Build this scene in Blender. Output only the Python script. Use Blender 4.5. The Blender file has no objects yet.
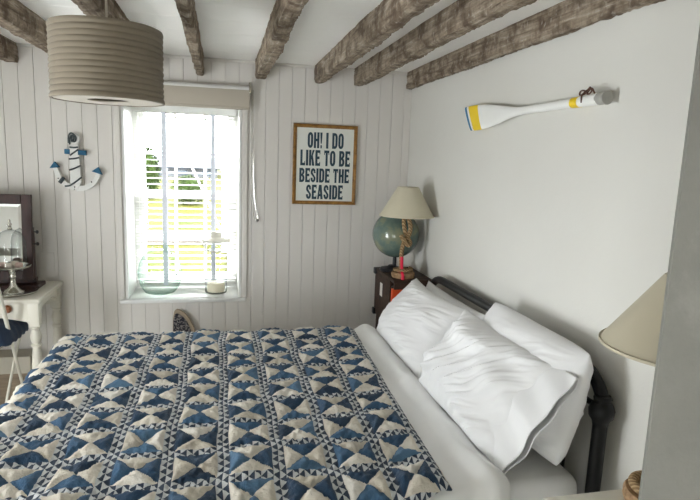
import bpy, bmesh, math, random
import numpy as np
from mathutils import Vector, Matrix

# ------------------------------------------------------------------ camera, sky, exposure
scene = bpy.context.scene
COL = scene.collection
CAM = Vector((0.0, 0.0, 1.5))
F_PX, YAW, PITCH, ROLL = 554.9, 0.228195, 0.159067, 0.036785


def camera_axes():
    cy, sy = math.cos(YAW), math.sin(YAW)
    cp, sp = math.cos(PITCH), math.sin(PITCH)
    f = Vector((sy * cp, cy * cp, -sp))
    r = Vector((cy, -sy, 0))
    u = r.cross(f)
    c, s = math.cos(ROLL), math.sin(ROLL)
    return r * c + u * s, u * c - r * s, f


r_, u_, f_ = camera_axes()
cam_data = bpy.data.cameras.new('camera')
cam = bpy.data.objects.new('camera', cam_data)
COL.objects.link(cam)
m = Matrix((r_, u_, -f_)).transposed().to_4x4()
m.translation = CAM
cam.matrix_world = m
cam_data.sensor_width = 36.0
cam_data.lens = F_PX / 700.0 * 36.0
cam_data.clip_start = 0.02
scene.camera = cam

SKY = 15.0
world = bpy.data.worlds.new('sky')
scene.world = world
world.use_nodes = True
wn = world.node_tree
bg = wn.nodes['Background']
bg.inputs[0].default_value = (0.93, 0.97, 1.0, 1)
bg.inputs[1].default_value = SKY


def portal(name, loc, rot, sx, sy):
    ld = bpy.data.lights.new(name, 'AREA')
    ld.shape = 'RECTANGLE'
    ld.size, ld.size_y = sx, sy
    ld.cycles.is_portal = True
    o = bpy.data.objects.new(name, ld)
    o.location = loc
    o.rotation_euler = rot
    COL.objects.link(o)


# window openings: back wall, plus unseen left and front ones added for fill
portal('back_window_daylight', (-0.215, 3.72, 1.22), (math.radians(-90), 0, 0), 0.66, 1.14)
LWS = (dict(y0=0.95, y1=1.62, z0=0.35, z1=1.40),)
for LW in LWS:
    portal('left_fill_daylight', (-1.97, (LW['y0'] + LW['y1']) / 2, (LW['z0'] + LW['z1']) / 2),
           (0, math.radians(-90), 0), LW['z1'] - LW['z0'], LW['y1'] - LW['y0'])
FW = dict(x0=-1.45, x1=-1.05, z0=0.25, z1=1.05)
portal('front_fill_daylight', ((FW['x0'] + FW['x1']) / 2, -1.67, (FW['z0'] + FW['z1']) / 2), (math.radians(90), 0, 0), FW['x1'] - FW['x0'], FW['z1'] - FW['z0'])

vs = scene.view_settings
vs.view_transform = 'Standard'
vs.look = 'None'
vs.gamma = 1.0
vs.use_curve_mapping = False
vs.exposure = 1.13
scene.display_settings.display_device = 'sRGB'
cy_ = scene.cycles
cy_.use_denoising = True
cy_.max_bounces = 10
cy_.diffuse_bounces = 6
cy_.transparent_max_bounces = 24
cy_.sample_clamp_indirect = 8.0
cy_.caustics_reflective = False
cy_.caustics_refractive = False

rng = random.Random(7)
MATS = {}


# ------------------------------------------------------------------ materials
def lin(c):
    return tuple(((v / 255 / 12.92) if v / 255 <= 0.04045 else ((v / 255 + 0.055) / 1.055) ** 2.4) for v in c)


class N:
    """small helper to wire shader nodes"""

    def __init__(self, name):
        self.m = bpy.data.materials.new(name)
        self.m.use_nodes = True
        self.t = self.m.node_tree
        self.b = self.t.nodes['Principled BSDF']
        MATS[name] = self.m

    def new(self, t, **kw):
        n = self.t.nodes.new(t)
        for k, v in kw.items():
            setattr(n, k, v)
        return n

    def link(self, a, b):
        self.t.links.new(a, b)

    def put(self, sock, v):
        if isinstance(v, bpy.types.NodeSocket):
            self.link(v, sock)
        elif isinstance(v, (tuple, list)) and len(v) == 3 and sock.type == 'RGBA':
            sock.default_value = (*v, 1)
        else:
            sock.default_value = v

    def math(self, op, a, b=None, c=None):
        n = self.new('ShaderNodeMath', operation=op)
        self.put(n.inputs[0], a)
        if b is not None:
            self.put(n.inputs[1], b)
        if c is not None:
            self.put(n.inputs[2], c)
        return n.outputs[0]

    def mix(self, f, a, b, blend='MIX'):
        n = self.new('ShaderNodeMix', data_type='RGBA', blend_type=blend)
        self.put(n.inputs[0], f)
        self.put(n.inputs[6], a)
        self.put(n.inputs[7], b)
        return n.outputs[2]

    def coords(self, scale=(1, 1, 1), kind='Object'):
        tc = self.new('ShaderNodeTexCoord')
        mp = self.new('ShaderNodeMapping')
        mp.inputs['Scale'].default_value = scale
        self.link(tc.outputs[kind], mp.inputs[0])
        return mp.outputs[0]

    def noise(self, vec, scale, detail=4, rough=0.55, dist=0.0):
        n = self.new('ShaderNodeTexNoise')
        self.put(n.inputs['Vector'], vec)
        n.inputs['Scale'].default_value = scale
        n.inputs['Detail'].default_value = detail
        n.inputs['Roughness'].default_value = rough
        n.inputs['Distortion'].default_value = dist
        return n.outputs[0]

    def ramp(self, f, stops):
        n = self.new('ShaderNodeValToRGB')
        self.put(n.inputs[0], f)
        cr = n.color_ramp
        while len(cr.elements) < len(stops):
            cr.elements.new(0.5)
        for e, (p, c) in zip(cr.elements, stops):
            e.position = p
            e.color = (*c, 1)
        return n.outputs[0]

    def bump(self, h, strength=0.2, dist=0.01):
        n = self.new('ShaderNodeBump')
        n.inputs['Strength'].default_value = strength
        n.inputs['Distance'].default_value = dist
        self.put(n.inputs['Height'], h)
        self.link(n.outputs[0], self.b.inputs['Normal'])

    def base(self, c, rough=0.6, metal=0.0, spec=0.5):
        self.put(self.b.inputs['Base Color'], c)
        self.put(self.b.inputs['Roughness'], rough)
        self.b.inputs['Metallic'].default_value = metal
        self.b.inputs['Specular IOR Level'].default_value = spec
        return self


def plain(name, rgb, rough=0.6, metal=0.0, var=0.06, scale=18, bump=0.0, spec=0.4):
    n = N(name)
    c = lin(rgb)
    v = n.coords()
    f = n.noise(v, scale)
    n.base(n.mix(f, tuple(x * (1 - var) for x in c), tuple(min(1, x * (1 + var)) for x in c)), rough, metal, spec)
    if bump:
        n.bump(n.noise(v, scale * 4), bump, 0.004)
    return n.m


def fabric(name, rgb, weave=900, var=0.04, bump=0.15, rough=0.85):
    n = N(name)
    c = lin(rgb)
    v = n.coords()
    f = n.noise(v, 9)
    n.base(n.mix(f, tuple(x * (1 - var) for x in c), tuple(min(1, x * (1 + var)) for x in c)), rough, 0, 0.15)
    n.b.inputs['Sheen Weight'].default_value = 0.15
    n.bump(n.noise(v, weave, 2), bump, 0.0015)
    return n.m


def wood(name, dark, light, grain=(40, 3, 40), rough=0.55, bump=0.3, scale=1.0):
    n = N(name)
    v = n.coords(grain)
    f = n.noise(v, scale, 8, 0.62, 0.4)
    n.base(n.ramp(f, [(0.32, lin(dark)), (0.68, lin(light))]), rough, 0, 0.35)
    n.bump(f, bump, 0.004)
    return n.m


def glass(name, tint=(1, 1, 1), rough=0.0, refl=1.0, edge=0.0, edge_tint=None):
    n = N(name)
    t = n.t
    out = t.nodes['Material Output']
    tr = n.new('ShaderNodeBsdfTransparent')
    gl = n.new('ShaderNodeBsdfGlossy')
    gl.inputs['Roughness'].default_value = rough
    lw = n.new('ShaderNodeLayerWeight')
    lw.inputs[0].default_value = 0.35
    if edge_tint:
        n.put(tr.inputs[0], n.mix(n.math('POWER', lw.outputs['Facing'], 1.4), tint, edge_tint))
    else:
        tr.inputs[0].default_value = (*tint, 1)
    fac = n.math('MULTIPLY', n.math('ADD', 0.04, n.math('MULTIPLY', n.math('POWER', lw.outputs['Facing'], 4.0), 0.55)), refl)
    mx = n.new('ShaderNodeMixShader')
    n.put(mx.inputs[0], fac)
    n.link(tr.outputs[0], mx.inputs[1])
    n.link(gl.outputs[0], mx.inputs[2])
    n.link(mx.outputs[0], out.inputs[0])
    t.nodes.remove(n.b)
    return n.m


def make_plaster():
    n = N('white_plaster')
    v = n.coords()
    f = n.noise(v, 1.7, 5)
    n.base(n.mix(f, lin((212, 210, 203)), lin((222, 221, 215))), 0.75, 0, 0.25)
    n.bump(n.math('ADD', n.noise(v, 3.0, 3), n.math('MULTIPLY', n.noise(v, 70, 4), 0.12)), 0.25, 0.02)


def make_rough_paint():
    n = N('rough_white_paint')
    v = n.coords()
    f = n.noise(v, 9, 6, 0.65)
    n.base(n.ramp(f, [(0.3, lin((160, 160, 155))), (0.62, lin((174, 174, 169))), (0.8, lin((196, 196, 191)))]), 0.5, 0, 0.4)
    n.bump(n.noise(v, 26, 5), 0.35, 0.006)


def make_beam():
    n = N('old_beam_timber')
    v = n.coords((55, 3.2, 55))
    g = n.noise(v, 1.0, 8, 0.66, 0.7)
    v2 = n.coords((1, 1, 1))
    patch = n.noise(v2, 14, 5, 0.6)
    c1 = n.ramp(g, [(0.28, lin((60, 50, 42))), (0.42, lin((138, 124, 107))), (0.58, lin((172, 158, 140))), (0.74, lin((224, 216, 204)))])
    c2 = n.mix(n.ramp(patch, [(0.42, (0, 0, 0)), (0.62, (0.85, 0.85, 0.85))]), c1, lin((92, 76, 62)))
    # flakes of old whitewash
    fl = n.noise(n.coords((40, 60, 40)), 1.0, 3, 0.5)
    c3 = n.mix(n.ramp(fl, [(0.60, (0, 0, 0)), (0.70, (0.55, 0.55, 0.55))]), c2, lin((186, 178, 166)))
    n.base(c3, 0.85, 0, 0.2)
    adze = n.noise(n.coords((14, 85, 14)), 1.0, 4, 0.6)
    n.bump(n.math('ADD', g, n.math('MULTIPLY', adze, 1.3)), 0.75, 0.012)


def make_quilt():
    n = N('quilt_patchwork')
    uv = n.new('ShaderNodeUVMap')
    sp = n.new('ShaderNodeSeparateXYZ')
    n.link(uv.outputs[0], sp.inputs[0])
    u, v = sp.outputs[0], sp.outputs[1]
    W = 2 / 9
    u = n.math('ADD', u, W / 2)
    v = n.math('ADD', v, W / 2)
    iu, ivv = n.math('FLOOR', u), n.math('FLOOR', v)
    fu, fv = n.math('SUBTRACT', u, iu), n.math('SUBTRACT', v, ivv)
    sash = n.math('MAXIMUM', n.math('LESS_THAN', fu, W), n.math('LESS_THAN', fv, W))
    # small half square triangles of the sashing
    u9, v9 = n.math('MULTIPLY', u, 9), n.math('MULTIPLY', v, 9)
    iu9, iv9 = n.math('FLOOR', u9), n.math('FLOOR', v9)
    cu, cv = n.math('SUBTRACT', u9, iu9), n.math('SUBTRACT', v9, iv9)
    insu = n.math('LESS_THAN', fu, W)
    lo = n.math('LESS_THAN', n.math('ADD', cu, cv), 1.0)
    hi = n.math('LESS_THAN', cu, cv)
    # lengthways strips lean one way, crosswise strips the other
    par = n.math('MODULO', n.math('ADD', iu9, iv9), 2.0)
    par = n.math('GREATER_THAN', n.math('ABSOLUTE', par), 0.5)
    small = n.math('ADD', n.math('MULTIPLY', lo, par), n.math('MULTIPLY', hi, n.math('SUBTRACT', 1.0, par)))
    # large hourglass blocks
    a = n.math('SUBTRACT', n.math('MULTIPLY', n.math('DIVIDE', n.math('SUBTRACT', fu, W), 1 - W), 2.0), 1.0)
    b = n.math('SUBTRACT', n.math('MULTIPLY', n.math('DIVIDE', n.math('SUBTRACT', fv, W), 1 - W), 2.0), 1.0)
    vert = n.math('GREATER_THAN', n.math('ABSOLUTE', b), n.math('ABSOLUTE', a))
    parity = n.math('ABSOLUTE', n.math('MODULO', n.math('ADD', iu, ivv), 2.0))
    blue = n.math('ABSOLUTE', n.math('SUBTRACT', vert, n.math('GREATER_THAN', parity, 0.5)))
    sgn = n.math('GREATER_THAN', n.math('ADD', n.math('MULTIPLY', a, n.math('SUBTRACT', 1.0, vert)), n.math('MULTIPLY', b, vert)), 0.0)
    cmb = n.new('ShaderNodeCombineXYZ')
    n.put(cmb.inputs[0], iu)
    n.put(cmb.inputs[1], ivv)
    n.put(cmb.inputs[2], n.math('ADD', n.math('MULTIPLY', vert, 2.0), sgn))
    wn_ = n.new('ShaderNodeTexWhiteNoise', noise_dimensions='3D')
    n.link(cmb.outputs[0], wn_.inputs['Vector'])
    rnd = wn_.outputs['Value']
    cb = n.ramp(rnd, [(0.0, lin((24, 47, 70))), (0.5, lin((38, 69, 98))), (0.8, lin((58, 94, 126))), (1.0, lin((82, 117, 146)))])
    cc = n.ramp(rnd, [(0.0, lin((202, 194, 178))), (0.6, lin((222, 215, 201))), (1.0, lin((234, 229, 219)))])
    big = n.mix(blue, cc, cb)
    sm = n.mix(small, lin((204, 207, 207)), lin((40, 54, 74)))
    col = n.mix(sash, big, sm)
    ob = n.coords()
    wear = n.noise(ob, 45, 5, 0.65)
    col = n.mix(n.math('MULTIPLY', wear, 0.12), col, lin((150, 160, 168)))
    n.base(col, 0.9, 0, 0.1)
    n.b.inputs['Sheen Weight'].default_value = 0.1
    n.bump(n.math('ADD', n.noise(ob, 70, 5, 0.65), n.math('MULTIPLY', n.noise(ob, 260, 3), 0.3)), 0.6, 0.012)


def make_globe():
    n = N('globe_map_print')
    v = n.coords()
    f = n.noise(v, 9, 6, 0.6)
    c = n.ramp(f, [(0.40, lin((92, 112, 106))), (0.52, lin((108, 124, 112))), (0.57, lin((124, 132, 110))), (0.7, lin((138, 138, 110)))])
    n.base(c, 0.25, 0, 0.5)
    n.b.inputs['Coat Weight'].default_value = 0.4


def make_rope():
    n = N('jute_rope')
    v = n.coords()
    w = n.new('ShaderNodeTexWave', wave_type='BANDS', bands_direction='DIAGONAL')
    n.put(w.inputs[0], v)
    w.inputs['Scale'].default_value = 38
    w.inputs['Distortion'].default_value = 1.0
    n.base(n.mix(w.outputs[1], lin((136, 110, 78)), lin((178, 152, 116))), 0.9, 0, 0.15)
    n.bump(w.outputs[1], 0.7, 0.006)


def make_grass():
    n = N('meadow_grass')
    v = n.coords()
    f = n.math('ADD', n.math('MULTIPLY', n.noise(v, 0.9, 4), 0.6), n.math('MULTIPLY', n.noise(v, 12, 5, 0.7), 0.4))
    n.base(n.ramp(f, [(0.35, (0.013, 0.019, 0.0004)), (0.5, (0.025, 0.0265, 0.0007)), (0.65, (0.033, 0.030, 0.003))]), 0.95, 0, 0.05)


make_plaster()
make_rough_paint()
make_beam()
make_quilt()
make_globe()
make_rope()
make_grass()
plain('board_paint', (216, 212, 206), 0.5, var=0.02, scale=5)
plain('floor_paint', (238, 235, 228), 0.5, var=0.03)
plain('ceiling_paint', (250, 249, 246), 0.6, var=0.02, scale=4)
plain('gloss_white', (226, 226, 223), 0.35, var=0.01)
plain('cream_paint', (206, 202, 189), 0.4, var=0.04, scale=12)
n = N('slat_white')
n.base(lin((222, 222, 219)), 0.4, 0, 0.4)
_t = n.new('ShaderNodeBsdfTranslucent')
_t.inputs[0].default_value = (0.9, 0.9, 0.88, 1)
_m = n.new('ShaderNodeMixShader')
_m.inputs[0].default_value = 0.02
n.link(n.b.outputs[0], _m.inputs[1])
n.link(_t.outputs[0], _m.inputs[2])
n.link(_m.outputs[0], n.t.nodes['Material Output'].inputs[0])
fabric('tape_white', (222, 226, 236))
fabric('linen_beige', (190, 182, 168), 700)
fabric('pendant_linen', (126, 117, 102), 500, var=0.07, bump=0.3)
fabric('shade_linen', (206, 199, 176), 700)
fabric('shade_tan', (186, 178, 156), 700)
fabric('sheet_cotton', (230, 230, 228), 600, bump=0.06)
fabric('pillow_cotton', (229, 229, 229), 600, bump=0.06)
fabric('navy_cloth', (44, 58, 80), 300, var=0.2, bump=0.5)
plain('iron_black', (9, 9, 10), 0.42, var=0.1, spec=0.3)
plain('black_plastic', (24, 25, 30), 0.4)
wood('dark_crate', (36, 25, 19), (74, 52, 40), (6, 40, 40), 0.6)
wood('mahogany', (36, 18, 14), (62, 32, 25), (50, 50, 5), 0.45, 0.1)
wood('brown_box', (112, 98, 82), (142, 126, 106), (4, 50, 50), 0.6)
wood('floor_board', (120, 96, 72), (160, 132, 102), (30, 2, 30), 0.5)
wood('knob_wood', (110, 60, 30), (150, 92, 52), (40, 10, 40), 0.4)
wood('bark_slice', (120, 92, 66), (182, 150, 112), (60, 60, 60), 0.8)
wood('gold_frame', (112, 76, 30), (166, 122, 60), (30, 30, 30), 0.35, 0.2)
plain('print_paper', (222, 224, 216), 0.6, var=0.02)
plain('print_ink', (44, 66, 78), 0.7, var=0.15, scale=60)
plain('anchor_white', (226, 226, 222), 0.7, var=0.08, scale=30, bump=0.2)
plain('anchor_blue', (36, 92, 124), 0.7, var=0.25, scale=40)
plain('rope_grey', (70, 78, 80), 0.9, var=0.3, scale=80)
plain('rope_brown', (92, 66, 54), 0.9, var=0.2, scale=80)
plain('oar_white', (240, 240, 236), 0.45, var=0.02)
plain('oar_yellow', (240, 206, 40), 0.5, var=0.04)
plain('oar_blue', (48, 116, 154), 0.5, var=0.04)
plain('oar_grip', (168, 166, 158), 0.8, var=0.15, scale=40)
plain('red_rope', (222, 34, 70), 0.5, var=0.1, scale=60)
plain('orange_spine', (226, 84, 36), 0.5)
plain('dark_spine', (46, 42, 44), 0.6)
plain('teal_spine', (60, 84, 92), 0.6)
plain('silver', (210, 208, 200), 0.18, 1.0, var=0.04)
plain('soap_pink', (206, 176, 164), 0.6, var=0.12, scale=60)
plain('soap_cream', (220, 210, 194), 0.6, var=0.1, scale=60)
plain('lantern_cream', (226, 222, 210), 0.5, var=0.03)
plain('candle_wax', (240, 230, 204), 0.5, var=0.02)
plain('switch_plastic', (232, 232, 230), 0.4)
plain('tan_rim', (170, 154, 132), 0.7, var=0.1, scale=40)
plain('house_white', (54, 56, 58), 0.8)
plain('house_roof', (24, 27, 34), 0.8)
plain('house_glass', (40, 48, 56), 0.2)
plain('lid_paint', (176, 170, 156), 0.6)
n = N('mirror_glass')
n.base((0.86, 0.88, 0.88), 0.02, 1.0)
n = N('patterned_cloth')
f = n.noise(n.coords(), 55, 3, 0.6, 1.5)
n.base(n.ramp(f, [(0.47, lin((44, 44, 52))), (0.55, lin((138, 132, 128)))]), 0.8, 0, 0.2)
n = N('leaf_green')
f = n.noise(n.coords(), 6, 5, 0.7)
n.base(n.ramp(f, [(0.35, (0.0045, 0.0105, 0.0008)), (0.65, (0.016, 0.028, 0.0028))]), 0.9, 0, 0.1)
plain('reflector_stone', (176, 172, 163), 0.9)
plain('path_gravel', (62, 58, 52), 0.95, var=0.2)
glass('pane_glass', refl=0.6)
glass('clear_glass', (0.97, 0.98, 0.98), refl=1.0, edge_tint=(0.40, 0.43, 0.43))
glass('green_glass', (0.95, 0.985, 0.965), refl=1.2, edge_tint=(0.40, 0.58, 0.50))


# ------------------------------------------------------------------ mesh helpers
def bm_new():
    return bmesh.new()


def add_box(bm, x0, x1, y0, y1, z0, z1, bevel=0.0, seg=2):
    vs_ = [bm.verts.new((x, y, z)) for x in (x0, x1) for y in (y0, y1) for z in (z0, z1)]
    q = [(0, 1, 3, 2), (4, 6, 7, 5), (0, 4, 5, 1), (2, 3, 7, 6), (0, 2, 6, 4), (1, 5, 7, 3)]
    fs = [bm.faces.new([vs_[i] for i in f]) for f in q]
    if bevel:
        es = {e for f in fs for e in f.edges}
        bmesh.ops.bevel(bm, geom=list(es), offset=bevel, segments=seg, affect='EDGES', profile=0.5)
    return bm


def box(*a, **k):
    return add_box(bm_new(), *a, **k)


def add_lathe(bm, prof, center=(0, 0, 0), seg=40, axis=None, cap=False):
    cx, cy, cz = center
    rings = []
    for r, z in prof:
        if r < 1e-5:
            rings.append([bm.verts.new((cx, cy, cz + z))])
        else:
            rings.append([bm.verts.new((cx + r * math.cos(2 * math.pi * k / seg), cy + r * math.sin(2 * math.pi * k / seg), cz + z)) for k in range(seg)])
    for a, b in zip(rings, rings[1:]):
        for k in range(seg):
            k2 = (k + 1) % seg
            if len(a) == 1 and len(b) == 1:
                continue
            if len(a) == 1:
                bm.faces.new((a[0], b[k2], b[k]))
            elif len(b) == 1:
                bm.faces.new((a[k], a[k2], b[0]))
            else:
                bm.faces.new((a[k], a[k2], b[k2], b[k]))
    return bm


def lathe(prof, center=(0, 0, 0), seg=40):
    return add_lathe(bm_new(), prof, center, seg)


def smooth_path(pts, n=6):
    P = [Vector(p) for p in pts]
    if len(P) < 3:
        return P
    out = []
    Q = [P[0] * 2 - P[1]] + P + [P[-1] * 2 - P[-2]]
    for i in range(1, len(Q) - 2):
        p0, p1, p2, p3 = Q[i - 1:i + 3]
        for k in range(n):
            t = k / n
            out.append(0.5 * ((2 * p1) + (p2 - p0) * t + (2 * p0 - 5 * p1 + 4 * p2 - p3) * t * t + (3 * p1 - p0 - 3 * p2 + p3) * t ** 3))
    out.append(P[-1])
    return out


def add_tube(bm, pts, rad, seg=10, smooth=0, flat=None):
    P = smooth_path(pts, smooth) if smooth else [Vector(p) for p in pts]
    nP = len(P)
    R = rad if isinstance(rad, (list, tuple)) else [rad] * nP
    if len(R) != nP:
        R = list(np.interp(np.linspace(0, 1, nP), np.linspace(0, 1, len(R)), R))
    t0 = (P[1] - P[0]).normalized()
    ref = Vector((0, 0, 1)) if abs(t0.z) < 0.9 else Vector((1, 0, 0))
    nrm = t0.cross(ref).normalized()
    rings = []
    for i in range(nP):
        t = (P[min(i + 1, nP - 1)] - P[max(i - 1, 0)]).normalized()
        nrm = (nrm - t * nrm.dot(t)).normalized()
        bi = t.cross(nrm)
        rings.append([bm.verts.new(P[i] + (nrm * math.cos(2 * math.pi * k / seg) + bi * math.sin(2 * math.pi * k / seg)) * R[i]) for k in range(seg)])
    for a, b in zip(rings, rings[1:]):
        for k in range(seg):
            bm.faces.new((a[k], a[(k + 1) % seg], b[(k + 1) % seg], b[k]))
    bm.faces.new(rings[0][::-1])
    bm.faces.new(rings[-1])
    return bm


def tube(*a, **k):
    return add_tube(bm_new(), *a, **k)


def add_sphere(bm, c, r, seg=24, squash=(1, 1, 1)):
    mtx = Matrix.Translation(c) @ Matrix.Diagonal((r * squash[0], r * squash[1], r * squash[2], 1))
    bmesh.ops.create_uvsphere(bm, u_segments=seg, v_segments=seg // 2, radius=1, matrix=mtx)
    return bm


def add_prism(bm, poly, axis, d0, d1):
    """polygon given in the two other axes, extruded along axis 'x' / 'y' / 'z'"""
    def at(a, b, d):
        return {'x': (d, a, b), 'y': (a, d, b), 'z': (a, b, d)}[axis]
    A = [bm.verts.new(at(a, b, d0)) for a, b in poly]
    B = [bm.verts.new(at(a, b, d1)) for a, b in poly]
    bm.faces.new(A)
    bm.faces.new(B[::-1])
    for i in range(len(poly)):
        j = (i + 1) % len(poly)
        bm.faces.new((A[i], B[i], B[j], A[j]))
    bmesh.ops.recalc_face_normals(bm, faces=bm.faces)
    return bm


def prism(*a):
    return add_prism(bm_new(), *a)


def grid_mesh(bm, pts, uvs=None):
    """pts: array (nu, nv, 3)"""
    nu, nv = pts.shape[:2]
    V = [[bm.verts.new(pts[i, j]) for j in range(nv)] for i in range(nu)]
    lay = bm.loops.layers.uv.new('UVMap') if uvs is not None else None
    for i in range(nu - 1):
        for j in range(nv - 1):
            idx = ((i, j), (i + 1, j), (i + 1, j + 1), (i, j + 1))
            f = bm.faces.new([V[a][b] for a, b in idx])
            if lay:
                for lp, (a, b) in zip(f.loops, idx):
                    lp[lay].uv = uvs[a, b]
    return V


def world_loc(o):
    v = Vector((0, 0, 0))
    while o is not None:
        v += o.location
        o = o.parent
    return v


def obj(name, bm, mat, parent=None, smooth=False, bevel=0.0, angle=40):
    me = bpy.data.meshes.new(name)
    if parent is not None:
        bm.transform(Matrix.Translation(-world_loc(parent)))
    bmesh.ops.recalc_face_normals(bm, faces=bm.faces)
    bm.to_mesh(me)
    bm.free()
    o = bpy.data.objects.new(name, me)
    COL.objects.link(o)
    me.materials.append(MATS[mat])
    if smooth:
        me.polygons.foreach_set('use_smooth', [True] * len(me.polygons))
        me.set_sharp_from_angle(angle=math.radians(angle))
    if bevel:
        b = o.modifiers.new('bevel', 'BEVEL')
        b.width = bevel
        b.segments = 2
        b.limit_method = 'ANGLE'
    if parent is not None:
        o.parent = parent
    return o


def thing(name, label, cat, loc=(0, 0, 0), group=None):
    o = bpy.data.objects.new(name, None)
    o.empty_display_size = 0.05
    COL.objects.link(o)
    o.location = loc
    return tag(o, label, cat, group)


def tag(o, label, cat, group=None):
    o['label'] = label
    o['category'] = cat
    o['kind'] = 'thing'
    if group:
        o['group'] = group
    return o


def struct(name, bm, mat, label, cat, parent=None, **k):
    o = obj(name, bm, mat, parent, **k)
    if parent is None:
        o['kind'] = 'structure'
        o['label'] = label
        o['category'] = cat
    return o


# numpy gradient noise
def make_perm(seed):
    r = np.random.RandomState(seed)
    p = r.permutation(512)
    g = r.rand(512) * 2 * np.pi
    return p, np.cos(g), np.sin(g)


def perlin(x, y, seed=0):
    p, gx, gy = make_perm(seed)
    xi, yi = np.floor(x).astype(int), np.floor(y).astype(int)
    xf, yf = x - xi, y - yi
    s = xf * xf * xf * (xf * (xf * 6 - 15) + 10)
    t = yf * yf * yf * (yf * (yf * 6 - 15) + 10)

    def g(ix, iy, dx, dy):
        h = p[(p[ix & 511] + iy) & 511]
        return gx[h] * dx + gy[h] * dy
    n00, n10 = g(xi, yi, xf, yf), g(xi + 1, yi, xf - 1, yf)
    n01, n11 = g(xi, yi + 1, xf, yf - 1), g(xi + 1, yi + 1, xf - 1, yf - 1)
    return (n00 * (1 - s) + n10 * s) * (1 - t) + (n01 * (1 - s) + n11 * s) * t


def ridge(x, y, seed=0):
    return 1 - 2 * np.abs(perlin(x, y, seed))


# ------------------------------------------------------------------ the room shell
YB, XR, XL, ZC, YF = 3.30, 1.115, -1.90, 2.035, -1.60
WX0, WX1, WZ0, WZ1 = -0.540, 0.105, 0.67, 1.80       # window opening in the back wall
YO = 3.72                                           # outer face of the thick back wall

# back wall: tongue and groove boards on a backing
bm = bm_new()
PITCH_B = 0.0752
k0 = int((XL + 0.06) / PITCH_B) - 2
xs = [-0.061 + PITCH_B * k for k in range(k0, 17)]
for xa, xb in zip(xs, xs[1:]):
    xa, xb = max(xa, XL), min(xb, XR)
    if xb - xa < 0.01:
        continue
    g = 0.0007
    segs = [(xa + g, xb - g)]
    spans = []
    if xb <= WX0 or xa >= WX1:
        spans.append((xa + g, xb - g, 0.0, ZC))
    else:
        spans.append((xa + g, xb - g, 0.0, WZ0))
        spans.append((xa + g, xb - g, WZ1, ZC))
        if xa < WX0:
            spans.append((xa + g, WX0, WZ0, WZ1))
        if xb > WX1:
            spans.append((WX1, xb - g, WZ0, WZ1))
    for a, b, z0, z1 in spans:
        if b - a > 0.004:
            t = rng.uniform(-0.0007, 0.0007)
            add_box(bm, a, b, YB + t, YB + 0.018, z0, z1, 0.0014 if b - a > 0.01 else 0, 1)
struct('wall_back', bm, 'board_paint', 'white painted vertical boards of the window wall', 'wall')
bm = bm_new()
for a, b, z0, z1 in ((XL - 0.1, WX0, 0, ZC + 0.1), (WX1, XR + 0.1, 0, ZC + 0.1), (WX0, WX1, 0, WZ0 - 0.03), (WX0, WX1, WZ1, ZC + 0.1)):
    add_box(bm, a, b, YB + 0.018, YO, z0, z1)
struct('wall_core', bm, 'board_paint', 'thick masonry wall around the window reveal', 'wall')

struct('wall_right', box(XR, XR + 0.12, YF, YB + 0.02, 0, ZC + 0.1), 'white_plaster', 'plain white plastered wall behind the headboard', 'wall')
# left wall with an unseen window opening added for fill light
bm = bm_new()
for a, b in ((YF, LWS[0]['y0']), (LWS[0]['y1'], YB + 0.02)):
    add_box(bm, XL - 0.12, XL, a, b, 0, ZC + 0.1)
for LW in LWS:
    add_box(bm, XL - 0.12, XL, LW['y0'], LW['y1'], 0, LW['z0'])
    add_box(bm, XL - 0.12, XL, LW['y0'], LW['y1'], LW['z1'], ZC + 0.1)
struct('wall_left', bm, 'white_plaster', 'white wall left of the bed with an added fill window', 'wall')
bm = bm_new()
for a, b, c, d in ((XL - 0.12, FW['x0'], 0, ZC + 0.1), (FW['x1'], XR + 0.12, 0, ZC + 0.1), (FW['x0'], FW['x1'], 0, FW['z0']), (FW['x0'], FW['x1'], FW['z1'], ZC + 0.1)):
    add_box(bm, a, b, YF - 0.12, YF, c, d)
struct('wall_front', bm, 'white_plaster', 'white wall with an added fill window behind the photographer', 'wall')
struct('floor', box(XL - 0.12, XR + 0.12, YF - 0.12, YB + 0.02, -0.06, 0), 'floor_paint', 'pale painted bedroom floor', 'floor')
# partition end beside the photographer
bm = prism([(0.3765, 0.40), (XR, 0.40), (XR, 0.52), (0.505, 0.52)], 'z', 0, ZC)
bmesh.ops.bevel(bm, geom=[e for e in bm.edges if abs(e.verts[0].co.z - e.verts[1].co.z) > 1 and e.verts[0].co.x < 0.4], offset=0.004, segments=3, affect='EDGES')
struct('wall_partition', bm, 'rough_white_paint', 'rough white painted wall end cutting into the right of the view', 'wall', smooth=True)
# ceiling of painted planks
bm = bm_new()
y = YF
while y < YB + 0.015:
    y1 = min(y + 0.235, YB + 0.018)
    add_box(bm, XL, XR, y + 0.0008, y1 - 0.0008, ZC, ZC + 0.02, 0.0012, 1)
    y += 0.235
add_box(bm, XL - 0.12, XR + 0.12, YF - 0.12, YO, ZC + 0.02, ZC + 0.1)
struct('ceiling', bm, 'ceiling_paint', 'white plank ceiling between the beams', 'ceiling')
struct('trim_1', box(XL, XR, YB - 0.012, YB, ZC - 0.014, ZC, 0.003), 'board_paint', 'thin white bead where boards meet the ceiling', 'trim')
struct('trim_2', box(WX0 - 0.034, WX0 - 0.006, YB - 0.012, YB, WZ0, WZ1 + 0.02, 0.003), 'board_paint', 'narrow white strip along the left of the window', 'trim')
struct('trim_3', box(WX1 + 0.006, WX1 + 0.034, YB - 0.012, YB, WZ0, WZ1 + 0.02, 0.003), 'board_paint', 'narrow white strip along the right of the window', 'trim')
struct('baseboard_right', box(XR - 0.015, XR, 0.5, YB, 0, 0.12, 0.004), 'gloss_white', 'white skirting along the plain wall', 'baseboard')

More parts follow.
